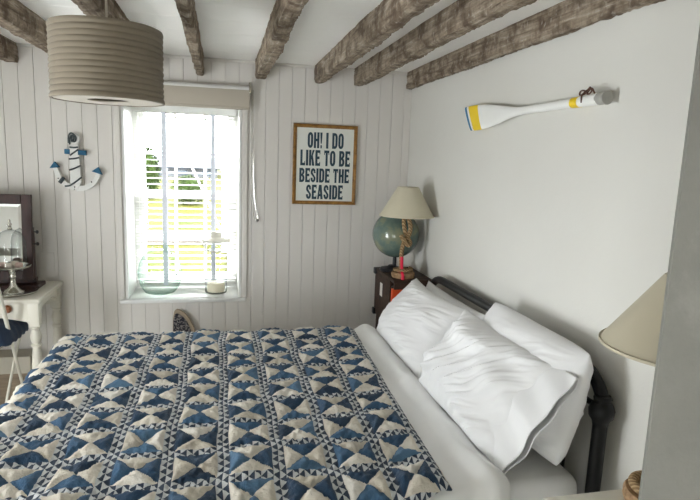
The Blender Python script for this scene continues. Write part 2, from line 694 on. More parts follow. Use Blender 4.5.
# ------------------------------------------------------------------ window in the back wall
win = thing('window_1', 'white six over six sash window deep in the boarded wall', 'window', (-0.2175, 3.6, 0.67))
win['kind'] = 'structure'
bm = bm_new()
for a, b in ((WX0, WX0 + 0.014), (WX1 - 0.014, WX1)):
    add_box(bm, a, b, YB - 0.004, YO - 0.1, WZ0, WZ1)
add_box(bm, WX0 + .001, WX1 - .001, YB - 0.003, YO - 0.101, WZ1 - 0.014, WZ1 - .001)
obj('reveal', bm, 'gloss_white', win, bevel=0.002)
obj('sill', box(-0.572, 0.132, YB - 0.022, YO - 0.06, WZ0 - 0.022, WZ0, 0.006, 2), 'gloss_white', win, smooth=True)
fx0, fx1 = WX0 + 0.014, WX1 - 0.014
bm = bm_new()
add_box(bm, fx0, fx0 + 0.03, 3.59, 3.66, WZ0, WZ1 - 0.014)
add_box(bm, fx1 - 0.03, fx1, 3.59, 3.66, WZ0, WZ1 - 0.014)
add_box(bm, fx0 + .001, fx1 - .001, 3.592, 3.658, WZ1 - 0.04, WZ1 - 0.015)
obj('frame', bm, 'gloss_white', win, bevel=0.002)


def sash(name, yc, z0, z1, zbar):
    bm = bm_new()
    a, b = fx0 + 0.0305, fx1 - 0.0305
    add_box(bm, a, a + 0.032, yc - 0.015, yc + 0.015, z0, z1)
    add_box(bm, b - 0.032, b, yc - 0.015, yc + 0.015, z0, z1)
    add_box(bm, a + 0.001, b - 0.001, yc - 0.014, yc + 0.014, z0 + 0.001, z0 + (0.07 if z0 < 0.8 else 0.032))
    add_box(bm, a + 0.001, b - 0.001, yc - 0.014, yc + 0.014, z1 - 0.032, z1 - 0.001)
    for xb in (-0.285, -0.108):
        add_box(bm, xb - 0.009, xb + 0.009, yc - 0.0105, yc + 0.0105, z0 + 0.02, z1 - 0.02)
    add_box(bm, a + 0.01, b - 0.01, yc - 0.012, yc + 0.012, zbar - 0.009, zbar + 0.009)
    s = obj(name, bm, 'gloss_white', win, bevel=0.002)
    obj('pane', box(a + 0.02, b - 0.02, yc - 0.002, yc + 0.002, z0 + 0.02, z1 - 0.02), 'pane_glass', s)


sash('upper_sash', 3.642, 1.235, 1.78, 1.505)
sash('lower_sash', 3.608, 0.671, 1.262, 0.995)
# plain frame of the unseen left window, put in to brighten the room
for k, LW in enumerate(LWS):
    bm = bm_new()
    for a, b, c, d in ((LW['y0'], LW['y0'] + 0.05, LW['z0'], LW['z1']), (LW['y1'] - 0.05, LW['y1'], LW['z0'], LW['z1']),
                       (LW['y0'], LW['y1'], LW['z0'], LW['z0'] + 0.05), (LW['y0'], LW['y1'], LW['z1'] - 0.05, LW['z1']),
                       ((LW['y0'] + LW['y1']) / 2 - 0.02, (LW['y0'] + LW['y1']) / 2 + 0.02, LW['z0'], LW['z1'])):
        add_box(bm, XL - 0.09, XL - 0.05, a, b, c, d)
    struct('fill_window_left', bm, 'gloss_white', 'unseen white casement window added in the left wall for fill', 'window')
bm = bm_new()  # frame of the unseen front window, added to lift ceiling and wall end
for a, b, c, d in ((FW['x0'], FW['x0'] + 0.05, FW['z0'], FW['z1']), (FW['x1'] - 0.05, FW['x1'], FW['z0'], FW['z1']), (FW['x0'], FW['x1'], FW['z0'], FW['z0'] + 0.05), (FW['x0'], FW['x1'], FW['z1'] - 0.05, FW['z1'])):
    add_box(bm, a, b, YF - 0.09, YF - 0.05, c, d)
struct('fill_window_front', bm, 'gloss_white', 'unseen white window added behind the photographer for fill', 'window')

# ------------------------------------------------------------------ outside
bm = bm_new()
gx = np.linspace(-60, 60, 60)
gy = np.concatenate([np.linspace(3.9, 12, 40), np.linspace(12.5, 80, 40)])
G = np.zeros((60, 80, 3))
G[..., 0], G[..., 1] = gx[:, None], gy[None, :]
G[..., 2] = 0.20 + 0.05 * perlin(G[..., 0] * 0.7, G[..., 1] * 0.7, 3) + 0.032 * np.clip(G[..., 1] - 3, 0, 22)
grid_mesh(bm, G)
o = struct('ground', bm, 'meadow_grass', 'yellow green meadow outside the window', 'grass', smooth=True)
bm = bm_new()
pp = []
for yk, lift in ((7.5, -0.15), (7.5, 0.05), (8.3, 0.05), (8.3, -0.15)):
    pp.append((yk, 0.20 + 0.032 * (yk - 3) + lift))
add_prism(bm, pp, 'x', -30, 30)
struct('garden_path', bm, 'path_gravel', 'pale path crossing the meadow outside the window', 'path')


struct('reflector', box(-6, 6, 3.76, 5.3, 0.10, 0.24), 'reflector_stone', 'pale stone terrace added below the window to light the ceiling', 'reflector')  # pale slab out of view, added to bounce skylight up to the ceiling


def leafy(name, label, cat, c, r, squash, nleaf, seed, trunk=None):
    R = random.Random(seed)
    t = thing(name, label, cat, (c[0], c[1], c[2] - r * squash[2]))
    bm = bm_new()
    for _ in range(nleaf):
        d = Vector((R.gauss(0, 1), R.gauss(0, 1), R.gauss(0, 1))).normalized()
        rr = r * R.uniform(0.72, 1.05)
        p = Vector(c) + Vector((d.x * rr * squash[0], d.y * rr * squash[1], d.z * rr * squash[2]))
        s = R.uniform(0.05, 0.1) * r
        a = Vector((R.gauss(0, 1), R.gauss(0, 1), R.gauss(0, 1))).normalized()
        b = a.cross(d + Vector((0.01, 0.02, 0.03))).normalized()
        a2 = b.cross(a)
        v = [bm.verts.new(p + q) for q in (a * s, b * s * 0.6, -a * s, -b * s * 0.6)]
        bm.faces.new(v)
    add_sphere(bm, c, r * 0.75, 20, squash)
    obj('foliage', bm, 'leaf_green', t)
    zb = c[2] - r * squash[2] * 0.5
    obj('trunk', tube([(c[0], c[1], trunk), (c[0], c[1], zb + 0.05)], 0.06 * r + 0.02, 8), 'brown_box', t)
    return t


leafy('garden_tree', 'tall leafy tree outside, left edge of the window', 'tree', (-1.62, 13.0, 1.05), 0.62, (0.42, 0.6, 1.0), 900, 1, 0.45)
leafy('garden_bush', 'rounded green bush outside, middle of the window', 'bush', (-0.68, 12.0, 0.78), 0.42, (0.85, 0.8, 0.75), 900, 2, 0.4)
leafy('garden_shrub', 'small green shrub outside, beside the white post', 'bush', (0.62, 14.5, 1.0), 0.5, (0.6, 0.8, 0.9), 600, 3, 0.5)
h = thing('cottage', 'low white outbuilding with a dark slate roof seen through the window', 'house', (-1.5, 20, 0.7))
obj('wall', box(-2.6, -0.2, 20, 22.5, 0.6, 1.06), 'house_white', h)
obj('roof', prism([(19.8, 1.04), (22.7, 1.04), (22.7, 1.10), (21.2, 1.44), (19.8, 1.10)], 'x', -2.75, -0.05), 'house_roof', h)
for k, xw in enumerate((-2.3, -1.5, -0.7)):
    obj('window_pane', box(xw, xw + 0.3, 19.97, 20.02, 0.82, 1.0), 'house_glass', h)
g = thing('white_post', 'thick white post standing in the garden outside the window', 'post', (0.03, 7.0, -0.35))
obj('shaft', box(-0.012, 0.078, 6.95, 7.05, -0.36, 1.62, 0.006), 'gloss_white', g)
obj('cap', box(-0.026, 0.092, 6.935, 7.065, 1.62, 1.65, 0.004), 'gloss_white', g)
tag(obj('mooring_pole', tube([(-0.46, 7.6, 1.50), (-0.04, 7.6, 0.55), (0.22, 7.6, -0.30)], 0.011, 8), 'gloss_white'),
    'thin white slanting pole outside, crossing the middle panes', 'pole')

# ------------------------------------------------------------------ ceiling beams
BEAMS = [(-1.100, -1.030, 'beam at the far left, its end stopping at the boarded wall'),
         (-0.795, -0.730, 'beam left of the pendant lamp'),
         (-0.442, -0.372, 'beam directly above the pendant lamp'),
         (-0.142, -0.098, 'slender beam above the window, right of the pendant lamp'),
         (0.176, 0.240, 'beam running towards the top of the framed print'),
         (0.518, 0.578, 'broad beam just right of the framed print'),
         (0.752, 0.815, 'second beam out from the plain wall'),
         (1.074, XR - 0.001, 'beam tight against the plain white wall')]
for i, (xa, xb, d) in enumerate(BEAMS):
    ny, nc = 420, 20
    ys = np.linspace(YF, YB - 0.001, ny)
    zb, zt = 1.943, ZC + 0.012
    w = xb - xa
    hgt = zt - zb
    # cross-section loop, rounded corners at the bottom
    loop = []
    for k in range(6):
        loop.append((xa, zt - hgt * k / 6))
    for k in range(5):
        loop.append((xa + w * k / 4, zb))
    for k in range(1, 7):
        loop.append((xb, zb + hgt * k / 6))
    L = np.array(loop)
    cxm, czm = (xa + xb) / 2, (zt + zb) / 2
    pts = np.zeros((ny, len(L), 3))
    yy = ys[:, None]
    per = np.linspace(0, 6, len(L))[None, :]
    d1 = 0.006 * perlin(yy * 2.2 + 0 * per, per * 0.9 + 0 * yy, 10 + i)
    d2 = 0.0045 * perlin(yy * 11 + 0 * per, per * 1.7 + 0 * yy, 30 + i)
    d3 = 0.0028 * ridge(yy * 32 + 0 * per, per * 2.5 + 0 * yy, 50 + i)
    wob = 0.006 * perlin(ys * 0.9, ys * 0 + i * 3.1, 70)
    D = d1 + d2 + d3
    dirx = np.sign(L[:, 0] - cxm) * (np.abs(L[:, 0] - cxm) > w * 0.49)
    dirz = -(L[:, 1] < zb + 1e-4).astype(float)
    D_bot = 0.0045 * ridge(yy * 46 + 2 * perlin(yy * 6, per * 2 + 0 * yy, 81 + i), per * 1.2 + 0 * yy, 80 + i)
    pts[..., 0] = L[None, :, 0] + dirx[None, :] * (D - 0.003) + wob[:, None]
    pts[..., 1] = yy
    pts[..., 2] = L[None, :, 1] + dirz[None, :] * (D + D_bot)
    # knock the lower arrises off
    cor = ((np.abs(L[:, 1] - zb) < 1e-4) & (np.abs(np.abs(L[:, 0] - cxm) - w / 2) < 1e-4)).astype(float)
    pts[..., 0] -= cor[None, :] * np.sign(L[:, 0] - cxm)[None, :] * (0.003 + 0.004 * perlin(yy * 9, per * 0 + i, 90))
    pts[..., 2] += cor[None, :] * (0.002 + 0.003 * perlin(yy * 9, per * 0 + i, 91))
    pts[..., 0] = np.minimum(pts[..., 0], XR - 0.0005)
    bm = bm_new()
    V = grid_mesh(bm, pts)
    bm.faces.new(V[0])
    bm.faces.new(V[-1][::-1])
    tag(obj('ceiling_beam', bm, 'old_beam_timber', smooth=True, angle=32), 'rough old timber ceiling ' + d, 'beam', 'rough timber ceiling beams')

# ------------------------------------------------------------------ blinds
vb = thing('venetian_blind', 'white slatted venetian blind hanging in the window recess', 'blind', (-0.2175, 3.545, 0.70))
bm = bm_new()
bx0, bx1 = -0.512, 0.080
zz = 0.735
while zz < 1.735:
    yc, hw, tilt = 3.545, 0.024, math.radians(-2)
    c_, s_ = math.cos(tilt), math.sin(tilt)
    poly = []
    for q in (-1, -0.5, 0, 0.5, 1):
        poly.append((yc + q * hw * c_, zz - q * hw * s_ + 0.0016 * (1 - q * q)))
    for q in (1, 0.5, 0, -0.5, -1):
        poly.append((yc + q * hw * c_, zz - q * hw * s_ + 0.0016 * (1 - q * q) - 0.0024))
    add_prism(bm, poly, 'x', bx0, bx1)
    zz += 0.0365
obj('slats', bm, 'slat_white', vb)
obj('headrail', box(bx0, bx1, 3.515, 3.575, 1.74, 1.785, 0.004), 'slat_white', vb)
obj('bottom_rail', box(bx0, bx1, 3.52, 3.57, 0.695, 0.715, 0.004), 'slat_white', vb)
for xt in (-0.343, -0.058):
    bm = bm_new()
    for yt in (3.515, 3.573):
        add_box(bm, xt - 0.013, xt + 0.013, yt, yt + 0.002, 0.70, 1.745)
    obj('ladder_tape', bm, 'tape_white', vb)

rb = thing('roller_blind', 'rolled up beige fabric roller blind with white tube above the window', 'blind', (-0.21, 3.27, 1.76))
bm = bm_new()
prof = [(3.268 + 0.024 * math.cos(a), 1.872 + 0.020 * math.sin(a)) for a in np.linspace(0, 2 * math.pi, 20)[:-1]]
add_prism(bm, prof, 'x', -0.575, 0.142)
obj('tube', bm, 'gloss_white', rb, smooth=True)
obj('fabric', box(-0.567, 0.146, 3.240, 3.250, 1.768, 1.868, 0.003), 'linen_beige', rb, smooth=True)
obj('bottom_bar', box(-0.567, 0.146, 3.237, 3.253, 1.760, 1.776, 0.004), 'linen_beige', rb, smooth=True)
for xe in (-0.582, 0.142):
    obj('bracket', box(xe, xe + 0.012, 3.238, 3.30, 1.852, 1.912, 0.003), 'silver' if xe > 0 else 'gloss_white', rb)
bm = tube([(0.156, 3.262, 1.875), (0.158, 3.27, 1.60), (0.164, 3.28, 1.30), (0.178, 3.285, 1.16), (0.196, 3.286, 1.135), (0.200, 3.286, 1.155),
           (0.186, 3.286, 1.22), (0.176, 3.284, 1.32), (0.168, 3.28, 1.60), (0.166, 3.275, 1.875)], 0.0016, 6, smooth=6)
ch = obj('pull_chain', bm, 'silver', rb)
obj('chain_weight', add_sphere(bm_new(), (0.196, 3.285, 1.137), 0.009, 12, (1.2, 0.7, 1.2)), 'silver', ch, smooth=True)

# ------------------------------------------------------------------ framed print
PX0, PX1, PZ0, PZ1 = 0.400, 0.784, 1.236, 1.705
pic = thing('framed_print', 'gold framed text print about the seaside on the boarded wall', 'picture', (0.593, 3.28, 1.236))
fw = 0.021
bm = bm_new()
prof = [(0.0, 0.0), (0.0, 0.014), (0.005, 0.020), (0.012, 0.018), (0.016, 0.012), (fw, 0.010), (fw, 0.0)]   # (inwards, out from the wall)
rings = []
for q, d in prof:
    y = YB - 0.002 - d
    rings.append([bm.verts.new(p) for p in ((PX0 + q, y, PZ0 + q), (PX1 - q, y, PZ0 + q), (PX1 - q, y, PZ1 - q), (PX0 + q, y, PZ1 - q))])
rings.append(rings[0])
for a, b in zip(rings, rings[1:]):
    for k in range(4):
        bm.faces.new((a[k], a[(k + 1) % 4], b[(k + 1) % 4], b[k]))
obj('frame', bm, 'gold_frame', pic)
paper = obj('paper', box(PX0 + fw - 0.004, PX1 - fw + 0.004, YB - 0.009, YB - 0.003, PZ0 + fw - 0.004, PZ1 - fw + 0.004), 'print_paper', pic)
IX0, IX1, IZ0, IZ1 = PX0 + fw, PX1 - fw, PZ0 + fw, PZ1 - fw

# block capitals on a 0..1 x 0..1 cell, heavy condensed strokes; each is a list of polygons
SW = 0.405


def arc_band(cx, cz, rx, rz, a0, a1, tx, tz, n=10):
    A = np.radians(np.linspace(a0, a1, n))
    out = [(cx + rx * math.cos(a), cz + rz * math.sin(a)) for a in A]
    inn = [(cx + (rx - tx) * math.cos(a), cz + (rz - tz) * math.sin(a)) for a in A[::-1]]
    return out + inn


def rc(x0, x1, z0, z1):
    return [(x0, z0), (x1, z0), (x1, z1), (x0, z1)]


T = 0.17
GLYPH = {
    'I': [rc(0.0, 1.0, 0, 1)],
    'H': [rc(0, SW, 0, 1), rc(1 - SW, 1, 0, 1), rc(SW, 1 - SW, 0.43, 0.43 + T)],
    'L': [rc(0, SW + .04, 0, 1), rc(SW, 1, 0, T), rc(1 - .16, 1, 0, .28)],
    'E': [rc(0, SW + .04, 0, 1), rc(SW, 1, 0, T), rc(SW, .86, .43, .43 + T), rc(SW, 1, 1 - T, 1), rc(1 - .16, 1, 0, .26), rc(1 - .16, 1, .74, 1)],
    'T': [rc(.5 - SW / 2, .5 + SW / 2, 0, 1), rc(0, 1, 1 - T, 1), rc(0, .15, .72, 1), rc(.85, 1, .72, 1)],
    'O': [arc_band(.5, .72, .5, .28, 0, 180, SW, T), arc_band(.5, .28, .5, .28, 180, 360, SW, T), rc(0, SW, .28, .72), rc(1 - SW, 1, .28, .72)],
    'D': [rc(0, SW, 0, 1), rc(SW, .55, 0, T), rc(SW, .55, 1 - T, 1), arc_band(.5, .72, .5, .28, 0, 90, SW, T), arc_band(.5, .28, .5, .28, 270, 360, SW, T), rc(1 - SW, 1, .28, .72)],
    'B': [rc(0, SW, 0, 1), rc(SW, .55, 0, T), rc(SW, .55, 1 - T, 1), rc(SW, .6, .43, .43 + T),
          arc_band(.5, .77, .48, .23, 0, 90, SW, T), arc_band(.5, .73, .48, .23, 270, 360, SW, T), arc_band(.5, .31, .5, .25, 0, 90, SW, T), arc_band(.5, .25, .5, .25, 270, 360, SW, T), rc(1 - SW, 1, .24, .32), rc(.98 - SW, .98, .72, .78)],
    'K': [rc(0, SW, 0, 1), [(SW, .36), (SW, .62), (.62, 1), (1, 1)], [(.42, .56), (.66, .72), (1, 0), (1 - SW - .04, 0)]],
    'S': [arc_band(.5, .74, .5, .26, 10, 180, SW, T), rc(0, SW, .68, .75), [(0, .68), (SW, .68), (1, .34), (1 - SW, .34), (.0, .62)],
          arc_band(.5, .26, .5, .26, 180, 360, SW, T), rc(1 - SW, 1, .25, .36), rc(0, SW, .25, .33), rc(1 - SW, 1, .66, .76)],
    'A': [[(0, 0), (SW * .8, 0), (.5 + .02, .86), (.5 - SW * .55, 1)], [(1 - SW, 0), (1, 0), (.5 + SW * .62, 1), (.5 - SW * .55, 1), (.42, .86)], rc(.22, .78, .2, .2 + T)],
    '!': [[(.25, .3), (.75, .3), (1, 1), (0, 1)], rc(.18, .82, 0, .2)],
}
WID = {'I': .42, '!': .42, ' ': .42, 'L': .88, 'E': .9, 'A': 1.08, 'S': .95, 'T': .95}
LINES = [('OH! I DO', 132, 300, 108, 181), ('LIKE TO BE', 100, 333, 190, 263), ('BESIDE THE', 97, 331, 275, 341), ('SEASIDE', 130, 303, 352, 420)]
bm = bm_new()
for txt, xa, xb, ya, yb in LINES:
    ux = lambda p: IX0 + (p - 82) / 266 * (IX1 - IX0)
    uz = lambda p: IZ1 - (p - 88) / 340 * (IZ1 - IZ0)
    wsum = sum(WID.get(c, 1.0) for c in txt) + 0.14 * (len(txt) - 1)
    sc = (ux(xb) - ux(xa)) / wsum
    x, z0, hz = ux(xa), uz(yb), uz(ya) - uz(yb)
    for c in txt:
        w = WID.get(c, 1.0) * sc
        for kk, poly in enumerate(GLYPH.get(c, [])):
            vs_ = [bm.verts.new((x + px * w, YB - 0.0096 - 0.00002 * kk, z0 + pz * hz)) for px, pz in poly]
            bm.faces.new(vs_)
        x += w + 0.14 * sc
me_let = obj('lettering', bm, 'print_ink', paper)

# ------------------------------------------------------------------ wooden anchor on the boards
an = thing('anchor_ornament', 'white and blue wooden anchor wrapped in rope on the boarded wall', 'anchor', (-0.785, 3.28, 1.27))
AK = 0.00076


def apt(px, py):
    return (-0.7745 + (px - 225) * AK, 1.494 - (py - 190) * AK)


YA0, YA1 = YB - 0.034, YB - 0.012
bm = bm_new()
add_prism(bm, [apt(*p) for p in ((197, 135), (252, 135), (262, 400), (240, 452), (215, 452), (188, 400))], 'y', YA0, YA1)
obj('shank', bm, 'anchor_white', an, bevel=0.003)
bm = bm_new()
rp = [(-0.7745 + 0.0 + 26 * AK * math.cos(a), YB - 0.024, apt(0, 98)[1] + 30 * AK * math.sin(a)) for a in np.linspace(0, 2 * math.pi, 24)]
add_tube(bm, rp, 0.0085, 10)
obj('ring', bm, 'anchor_white', an, smooth=True)
st = obj('stock', prism([apt(*p) for p in ((160, 172), (300, 178), (300, 212), (160, 206))], 'y', YA0 - 0.002, YA1), 'anchor_blue', an, bevel=0.002)
obj('stock_middle', prism([apt(*p) for p in ((197, 170), (248, 172), (248, 212), (197, 210))], 'y', YA0 - 0.004, YA1 + 0.001), 'anchor_white', an)
for sgn, pth in ((-1, [(215, 438), (165, 425), (125, 385), (103, 330), (92, 295)]), (1, [(228, 446), (285, 440), (335, 410), (366, 365), (376, 325)])):
    c = smooth_path([Vector((*apt(*p), 0)) for p in pth], 6)
    bm = bm_new()
    w = 15 * AK
    left, right = [], []
    for i, p in enumerate(c):
        t = (c[min(i + 1, len(c) - 1)] - c[max(i - 1, 0)]).normalized()
        nn = Vector((-t.y, t.x, 0))
        wi = w * (1.35 - 0.5 * i / len(c))
        left.append((p + nn * wi)[:2])
        right.append((p - nn * wi)[:2])
    for i in range(len(c) - 1):
        add_prism(bm, [left[i], left[i + 1], right[i + 1], right[i]], 'y', YA0 + 0.001, YA1)
    bmesh.ops.remove_doubles(bm, verts=bm.verts, dist=1e-5)
    obj('arm', bm, 'anchor_white', an)
    tri = ((60, 308), (92, 262), (124, 300)) if sgn < 0 else ((333, 322), (378, 290), (402, 345))
    obj('fluke', prism([apt(*p) for p in tri], 'y', YA0 - 0.004, YA1 + 0.001), 'anchor_blue', an, bevel=0.002)
ry = YA0 - 0.004


def rseg(pts, r=0.0042):
    return tube([(*apt(*p), ry)[0:1] + (ry,) + apt(*p)[1:2] for p in pts], r, 8, smooth=5)


bm = bm_new()
for pts in ([(196, 158), (225, 160), (250, 156)], [(196, 215), (222, 195), (252, 172)], [(190, 240), (225, 236), (256, 228)],
            [(188, 318), (220, 306), (262, 284)], [(155, 432), (190, 425), (235, 392), (266, 366)], [(190, 130), (192, 85), (205, 62), (222, 66), (226, 100), (212, 118), (214, 74), (200, 100), (197, 140)],
            [(222, 66), (238, 84), (236, 112), (222, 120)]):
    P = [(apt(*p)[0], ry, apt(*p)[1]) for p in pts]
    add_tube(bm, P, 0.0042, 8, smooth=5)
P = [(apt(*p)[0], ry + 0.002, apt(*p)[1]) for p in ((122, 408), (150, 372))]
add_tube(bm, P, 0.010, 8)
obj('rope', bm, 'rope_grey', an, smooth=True)
for p in ((113, 378), (330, 398), (218, 436)):
    x, z = apt(*p)
    obj('nail', add_sphere(bm_new(), (x, YA0 - 0.001, z), 0.0036, 10), 'iron_black', an)

# ------------------------------------------------------------------ oar on the right wall
oar = thing('oar', 'white wooden oar with yellow and blue bands hung on the plain wall', 'oar', (XR - 0.04, 1.95, 1.71))
XO = XR - 0.038
ns, nc = 60, 20


def oar_section(y):
    """half height, half thickness, z of the axis for a position along the oar"""
    t = (2.39 - y) / (2.39 - 1.45)
    hh = np.interp(t, [0, .04, .10, .20, .32, .40, .46, .52, .80, .90, .95, 1.0], [.052, .054, .054, .050, .036, .0235, .0165, .0145, .0145, .0165, .0175, .0175])
    tt = np.interp(t, [0, .1, .25, .40, .5, .8, .9, 1.0], [.0045, .0055, .008, .0115, .0135, .0145, .0165, .0175])
    return hh, tt, 1.706


def oar_piece(y0, y1, n, grow=0.0, slant=0.0):
    bm = bm_new()
    pts = np.zeros((n, nc + 1, 3))
    for i, y in enumerate(np.linspace(y0, y1, n)):
        hh, tt, zc = oar_section(y)
        for k in range(nc + 1):
            a = 2 * math.pi * k / nc
            cz, sx = math.cos(a), math.sin(a)
            z = math.copysign(abs(cz) ** 0.8, cz) * (hh + grow)
            blade = max(0.0, (y - 1.98) / 0.41)
            pts[i, k] = (XO + sx * (tt + grow), y + slant * z * blade, zc + z)
    V = grid_mesh(bm, pts)
    bmesh.ops.remove_doubles(bm, verts=bm.verts, dist=1e-6)
    ed = [e for e in bm.edges if e.is_boundary]
    bmesh.ops.holes_fill(bm, edges=ed, sides=0)
    return bm


SL = 0.75
obj('shaft', oar_piece(2.39, 1.473, ns, 0.0, SL), 'oar_white', oar, smooth=True)
obj('blue_stripe', oar_piece(2.385, 2.366, 6, 0.0008, SL), 'oar_blue', oar, smooth=True)
obj('yellow_stripe', oar_piece(2.348, 2.262, 10, 0.0008, SL), 'oar_yellow', oar, smooth=True)
obj('yellow_band', oar_piece(1.603, 1.566, 6, 0.0009), 'oar_yellow', oar, smooth=True)
bm = bm_new()
pts = np.zeros((14, nc + 1, 3))
for i, (y, r) in enumerate(zip(np.linspace(1.480, 1.440, 14), np.interp(np.linspace(0, 1, 14), [0, .2, .4, .55, .7, .85, 1], [.0172, .0185, .0185, .0155, .017, .020, .0195]))):
    for k in range(nc + 1):
        a = 2 * math.pi * k / nc
        pts[i, k] = (XO + math.sin(a) * r, y, 1.7065 + math.cos(a) * r)
grid_mesh(bm, pts)
bmesh.ops.remove_doubles(bm, verts=bm.verts, dist=1e-6)
bmesh.ops.holes_fill(bm, edges=[e for e in bm.edges if e.is_boundary], sides=0)
obj('grip', bm, 'oar_grip', oar, smooth=True)
bm = bm_new()
cord = [(XO - 0.016, 1.575, 1.700), (XO - 0.018, 1.572, 1.722), (XO - 0.006, 1.562, 1.738), (XO - 0.012, 1.545, 1.742), (XO - 0.016, 1.530, 1.730),
        (XO - 0.016, 1.545, 1.722), (XO - 0.010, 1.575, 1.736), (XO - 0.008, 1.596, 1.735), (XO - 0.012, 1.590, 1.724), (XO - 0.010, 1.560, 1.728), (XO - 0.014, 1.535, 1.738), (XO - 0.016, 1.515, 1.722)]
cord = [(x, y - 0.036, z) for x, y, z in cord]
add_tube(bm, cord, 0.0026, 8, smooth=6)
obj('cord', bm, 'rope_brown', oar, smooth=True)
for yb in (2.05, 1.66):
    obj('peg', tube([(XO + 0.006, yb, 1.706), (XR, yb, 1.706)], 0.0045, 8), 'iron_black', oar)

# ------------------------------------------------------------------ pendant lamp
PC = Vector((-0.336, 1.85, 1.651))
pl = thing('pendant_lamp', 'large ribbed linen drum pendant lamp hanging from the beams', 'lamp', PC)
R0, PH = 0.157, 0.210
prof = []
NR = 13
for k in range(NR):
    for q in (0, .2, .4, .6, .8):
        z = PH * (k + q) / NR
        prof.append((R0 + 0.0034 * abs(math.sin(math.pi * q)) ** 0.6 + 0.0006 * math.sin(k * 1.7) * math.sin(math.pi * q) - 0.0016 + (0.004 if k in (0,) else 0) * (1 - q), z))
prof.append((R0, PH))
prof += [(R0 - 0.004, PH), (R0 - 0.004, 0.0), prof[0]]
bm = lathe(prof, PC, 72)
for v in bm.verts:
    a = math.atan2(v.co.y - PC.y, v.co.x - PC.x)
    w = 0.0014 * perlin(np.array([a * 2.0 + 9]), np.array([(v.co.z - PC.z) * 55]), 4)[0]
    v.co.z += w
obj('shade', bm, 'pendant_linen', pl, smooth=True, angle=60)
obj('diffuser', lathe([(0.060, 0.002), (R0 - 0.003, 0.002), (R0 - 0.003, 0.006), (0.060, 0.006), (0.060, 0.002)], PC, 64), 'linen_beige', pl, smooth=True)
bm = bm_new()
for k in range(3):
    a = 2 * math.pi * k / 3 + 0.5
    add_tube(bm, [PC + Vector((0, 0, PH - 0.03)), PC + Vector((math.cos(a) * (R0 - 0.003), math.sin(a) * (R0 - 0.003), PH - 0.006))], 0.0022, 6)
obj('spider', bm, 'silver', pl)
obj('bulb_holder', lathe([(0.0, 0.145), (0.016, 0.145), (0.018, 0.18), (0.006, 0.195), (0, 0.195)], PC, 16), 'switch_plastic', pl)
obj('flex', tube([PC + Vector((0, 0, 0.19)), PC + Vector((0.001, 0, 0.28)), (PC.x, PC.y, ZC)], 0.0035, 8), 'linen_beige', pl)
obj('ceiling_rose', lathe([(0.0, -0.03), (0.012, -0.028), (0.026, -0.006), (0.026, 0), (0, 0)], (PC.x, PC.y, ZC), 20), 'switch_plastic', pl, smooth=True)

# ------------------------------------------------------------------ bed
BX0, BX1, BY0, BY1, BZ = -0.72, 1.035, 1.31, 2.62, 0.600
bed = thing('bed_frame', 'black iron bed frame with arched headboard against the plain wall', 'bed', (0.2, 1.97, 0))
XH, YN, YFAR, ZR = 1.055, 1.292, 2.655, 0.930
rp = []
for a in np.linspace(0, 90, 9):
    rp.append((XH, YN + 0.15 - 0.15 * math.cos(math.radians(a)), 0.835 + 0.098 * math.sin(math.radians(a))))
for a in np.linspace(90, 0, 9):
    rp.append((XH, YFAR - 0.15 + 0.15 * math.cos(math.radians(a)), 0.835 + 0.098 * math.sin(math.radians(a))))
hb = obj('headboard_rail', tube(rp, 0.0185, 14), 'iron_black', bed, smooth=True)
for yp in (YN, YFAR):
    obj('headboard_post', tube([(XH, yp, 0), (XH, yp, 0.835)], 0.0205, 14), 'iron_black', bed, smooth=True)
    bm = lathe([(0.0, -.048), (.021, -.048), (.024, -.034), (.034, -.020), (.036, 0.0), (.031, .014), (.024, .024), (.026, .034), (.021, .042), (0, .042)], (XH, yp, 0.826), 18)
    obj('collar', bm, 'iron_black', bed, smooth=True)
obj('cross_bar', tube([(XH, YN, 0.826), (XH, YFAR, 0.826)], 0.009, 10), 'iron_black', bed, smooth=True)
obj('lower_bar', tube([(XH, YN, 0.42), (XH, YFAR, 0.42)], 0.012, 10), 'iron_black', bed, smooth=True)
for k in range(1, 9):
    yy = YN + (YFAR - YN) * k / 9
    obj('spindle', tube([(XH, yy, 0.42), (XH, yy, 0.826)], 0.0075, 8), 'iron_black', bed, smooth=True)
for yp in (BY0 - 0.005, BY1 + 0.005):
    obj('side_rail', box(BX0 + 0.02, XH, yp - 0.012, yp + 0.012, 0.27, 0.33, 0.003), 'iron_black', bed)
    obj('foot_post', tube([(BX0 + 0.02, yp, 0), (BX0 + 0.02, yp, 0.40)], 0.019, 12), 'iron_black', bed, smooth=True)
obj('foot_rail', tube([(BX0 + 0.02, BY0, 0.33), (BX0 + 0.02, BY1, 0.33)], 0.013, 10), 'iron_black', bed, smooth=True)
obj('slats', box(BX0 + 0.03, XH - 0.03, BY0, BY1, 0.315, 0.335), 'floor_board', bed)

bm = box(BX0, BX1, BY0, BY1, 0.336, BZ, 0.035, 4)
tag(obj('mattress', bm, 'sheet_cotton', smooth=True, angle=80), 'mattress in a white fitted sheet, bare corner beside the headboard post', 'mattress')


